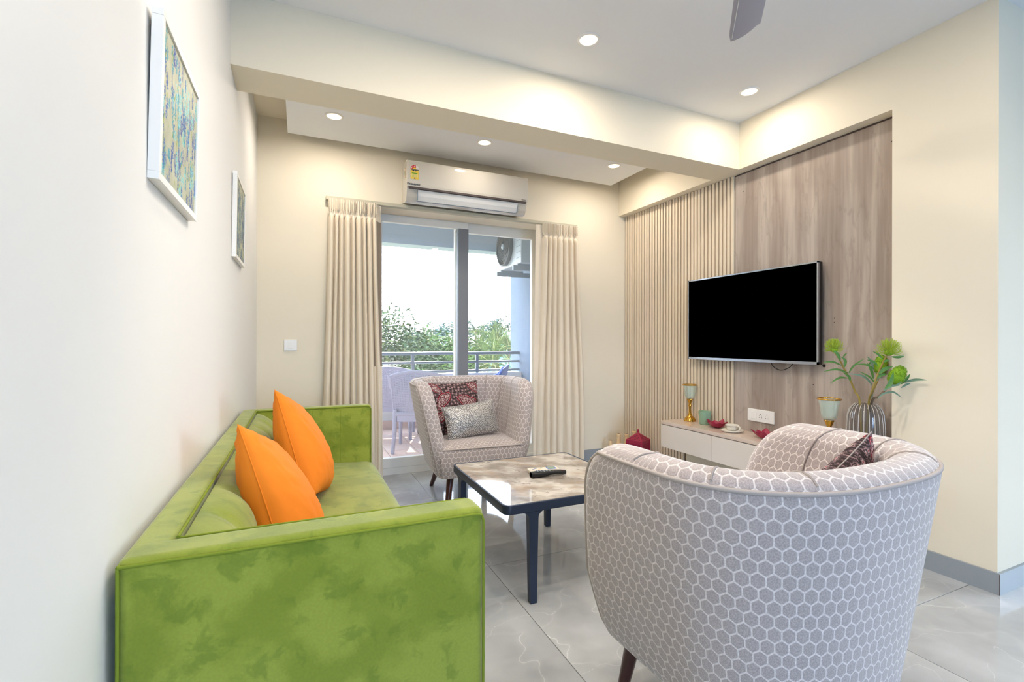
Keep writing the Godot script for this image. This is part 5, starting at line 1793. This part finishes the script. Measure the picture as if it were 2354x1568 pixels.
func frond_mesh(length: float, droop: float, seed_: int, base: Color) -> ArrayMesh:
	var r := RandomNumberGenerator.new()
	r.seed = seed_
	var m := MB.new()
	var n := 30
	var spine := func(s: float) -> Vector3: return Vector3(0, sin(s * 1.2) * 0.35 * length * (1.0 - droop * s), s * length * (1.0 - 0.25 * droop * s)) - Vector3(0, droop * s * s * length * 0.75, 0)
	for k in n:
		var s := 0.12 + 0.88 * k / (n - 1.0)
		var p: Vector3 = spine.call(s)
		var tn: Vector3 = (spine.call(s + 0.02) - p).normalized()
		for side in [-1.0, 1.0]:
			var ln := length * 0.26 * pow(sin(PI * clampf(s * 0.9 + 0.08, 0.0, 1.0)), 0.7) * r.randf_range(0.85, 1.1)
			var d: Vector3 = (Vector3(side, -0.45 - 0.5 * r.randf(), 0) + tn * 0.8).normalized()
			m.flat(PackedVector3Array([p, p + d * ln * 0.4 + tn * length * 0.011, p + d * ln + Vector3(0, -ln * 0.15, 0), p + d * ln * 0.4 - tn * length * 0.011]))
			var q := leaf_tint(r, base, 0.3)
			for e in 4:
				m.c.append(q)
	var path := PackedVector3Array()
	for k in 9:
		path.append(spine.call(k / 8.0))
	var before := m.p.size()
	m.tube(path, [0.035, 0.033, 0.03, 0.027, 0.024, 0.02, 0.016, 0.012, 0.006], 4, false)
	for k in m.p.size() - before:
		m.c.append(Color(0.30, 0.30, 0.12))
	return m.mesh()


func beyond() -> void:
	struct("ground", bx(-120, -11.5, -260, 160, -11.0, -8.0), M.ground, "distant ground far below the balcony")
	leafy("leafy_tree", "grey green leafy tree with a wide crown just beyond the railing, left of the palms", Vector3(3.0, -11, -21.5), Vector3(3.2, 12.65, 4.4), 15000, 0.11, Color(0.048, 0.060, 0.024), 5)
	leafy("leafy_tree", "leafy tree filling the view behind the left chair", Vector3(0.4, -11, -26.5), Vector3(3.6, 12.4, 4.2), 5000, 0.13, Color(0.048, 0.062, 0.026), 6)
	leafy("leafy_tree", "bright green leafy tree in front of the palms by the left railing post", Vector3(6.1, -11, -23.0), Vector3(2.2, 12.1, 3.0), 6000, 0.13, Color(0.048, 0.081, 0.017), 7)
	leafy("flowering_shrub", "yellow green shrub low behind the woven chairs", Vector3(2.15, -11, -14.2), Vector3(1.1, 11.1, 1.2), 3500, 0.085, Color(0.101, 0.106, 0.015), 8)
	leafy("flowering_shrub", "dark green shrub low beside the yellow green one", Vector3(3.55, -11, -15.0), Vector3(1.0, 11.1, 1.3), 3000, 0.09, Color(0.029, 0.059, 0.020), 9)
	leafy("leafy_tree", "haze tinted blue green tree far off behind the palms, beside the door stile", Vector3(44.2, -11, -102.0), Vector3(7.8, 16.5, 6.8), 7000, 0.42, Color(0.071, 0.104, 0.087), 10)  # distance haze is put into the leaf colours of the far trees
	leafy("leafy_tree", "haze tinted blue green tree far off, behind the left palms", Vector3(28.9, -11, -105.4), Vector3(9.3, 15.6, 6.8), 7000, 0.42, Color(0.075, 0.104, 0.087), 11)
	leafy("leafy_tree", "haze tinted far tree at the right, by the teal house", Vector3(61.2, -11, -115.6), Vector3(10.2, 14.6, 6.8), 7000, 0.42, Color(0.087, 0.114, 0.087), 12)
	var fr := [frond_mesh(2.7, 0.35, 1, Color(0.066, 0.095, 0.032)), frond_mesh(2.7, 0.8, 2, Color(0.076, 0.098, 0.035)), frond_mesh(2.5, 0.1, 3, Color(0.081, 0.112, 0.032)), frond_mesh(2.4, 1.15, 4, Color(0.112, 0.105, 0.032))]
	var far := [frond_mesh(2.7, 0.4, 5, Color(0.076, 0.106, 0.083)), frond_mesh(2.7, 0.85, 6, Color(0.076, 0.106, 0.083))]  # paler, bluer fronds with the distance haze painted in
	var palms := [
		[Vector3(19.0, -11, -47.0), 10.7, "coconut palm crown left of the middle palm in the right pane", 0], [Vector3(22.2, -11, -50.5), 11.2, "coconut palm crown just left of the right railing post", 0],
		[Vector3(28.0, -11, -55.0), 10.4, "coconut palm crown low beside the column", 0], [Vector3(17.5, -11, -44.0), 9.6, "low coconut palm right behind the door stile", 0],
		[Vector3(24.5, -11, -60.0), 12.4, "coconut palm in the second row, tallest of the right pane", 0], [Vector3(14.8, -11, -48.0), 10.6, "coconut palm in the left pane beside the stile", 0],
		[Vector3(26.5, -11, -48.0), 9.3, "low coconut palm under the teal house", 0], [Vector3(20.8, -11, -42.0), 8.8, "low coconut palm in front of the others above the blue chair", 0],
		[Vector3(23.9, -11, -53.2), 10.6, "coconut palm with a big sunlit crown, middle of the right pane", 0], [Vector3(19.4, -11, -51.3), 10.3, "coconut palm crown just right of the door stile", 0],
		[Vector3(26.6, -11, -50.3), 9.9, "coconut palm crown by the right railing post", 0], [Vector3(29.8, -11, -57.0), 10.7, "coconut palm crown nearest the blue column", 0],
		[Vector3(21.5, -11, -45.6), 8.5, "low coconut palm crown behind the blue chair", 0], [Vector3(25.3, -11, -43.7), 7.9, "lowest coconut palm with yellowing fronds, behind the railing", 0],
		[Vector3(16.9, -11, -49.4), 9.5, "coconut palm half hidden behind the door stile", 0], [Vector3(21.7, -11, -58.9), 11.5, "coconut palm standing behind the front row of palms", 0],
		[Vector3(20.2, -11, -62.1), 13.2, "slim haze tinted palm left of the door stile, taller of two", 1], [Vector3(22.4, -11, -62.8), 13.4, "slim haze tinted palm just left of the door stile", 1],
		[Vector3(15.4, -11, -59.4), 11.6, "haze tinted drooping palm right of the leafy tree", 1], [Vector3(12.6, -11, -54.0), 11.9, "haze tinted upright palm rising behind the leafy tree", 1],
		[Vector3(33.0, -11, -92.0), 13.6, "small distant palm by the teal house", 1], [Vector3(27.7, -11, -67.5), 12.0, "haze tinted palm behind the right hand palms", 1]]
	var r := RandomNumberGenerator.new()
	r.seed = 321
	for k in palms.size():
		var q: Array = palms[k]
		var p := thing("palm_tree", q[2], "palm tree", q[0], r.randf() * TAU, "coconut palms beyond the balcony")
		var h: float = q[1]
		obj("trunk", MB.new().tube(PackedVector3Array([Vector3(0.4, 0, 0), Vector3(0.25, h * 0.5, 0), Vector3(0, h, 0)]), [0.17, 0.13, 0.11], 8), M.bark, p)
		var n := 18 if q[3] == 0 else 15
		for f in n:
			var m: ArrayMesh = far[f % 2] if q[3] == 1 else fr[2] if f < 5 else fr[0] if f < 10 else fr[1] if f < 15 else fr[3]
			var o := obj("frond", m, M.foliage, p, Vector3(0, h, 0))
			o.rotation = Vector3(-lerpf(1.15, -0.25, f / (n - 1.0)) + r.randf_range(-0.1, 0.1), f * 2.4 + r.randf() * 0.4, 0)
			o.scale = Vector3.ONE * r.randf_range(0.85, 1.1)
	var b := thing("teal_house", "small pale teal house far off beside the column", "building", Vector3(38.5, -11, -84.0), 0.5)
	obj("wall", bx(-5, 0, -3, 5, 11.6, 3), M.teal, b)
	obj("roof", boxes([[Vector3(-5.4, 11.6, -3.4), Vector3(5.4, 12.0, 3.4)], [Vector3(-3.0, 12.0, -2), Vector3(0, 14.0, 2)]]), M.unit, b)
	for k in 3:
		obj("window", bx(-3.6 + k * 3.0, 9.2, 2.98, -2.2 + k * 3.0, 10.8, 3.04), M.unit, b)
	var wt := thing("water_tower", "pale square tower far off above the palms", "building", Vector3(51.3, -11, -120.0))
	obj("tower", bx(-1.6, 0, -1.6, 1.6, 14.2, 1.6), M.unit, wt)
	obj("parapet", bx(-1.8, 14.2, -1.8, 1.8, 14.6, 1.8), M.render, wt)


func _ready() -> void:
	rng.seed = 12345
	light_the_place()
	make_materials()
	room()
	wall_cladding()
	balcony_door()
	balcony()
	lamps()
	seating()
	coffee_table()
	television_wall()
	curtains()
	vase_and_flowers()
	pictures()
	air_conditioner()
	wall_switch()
	ceiling_fan()
	beyond()
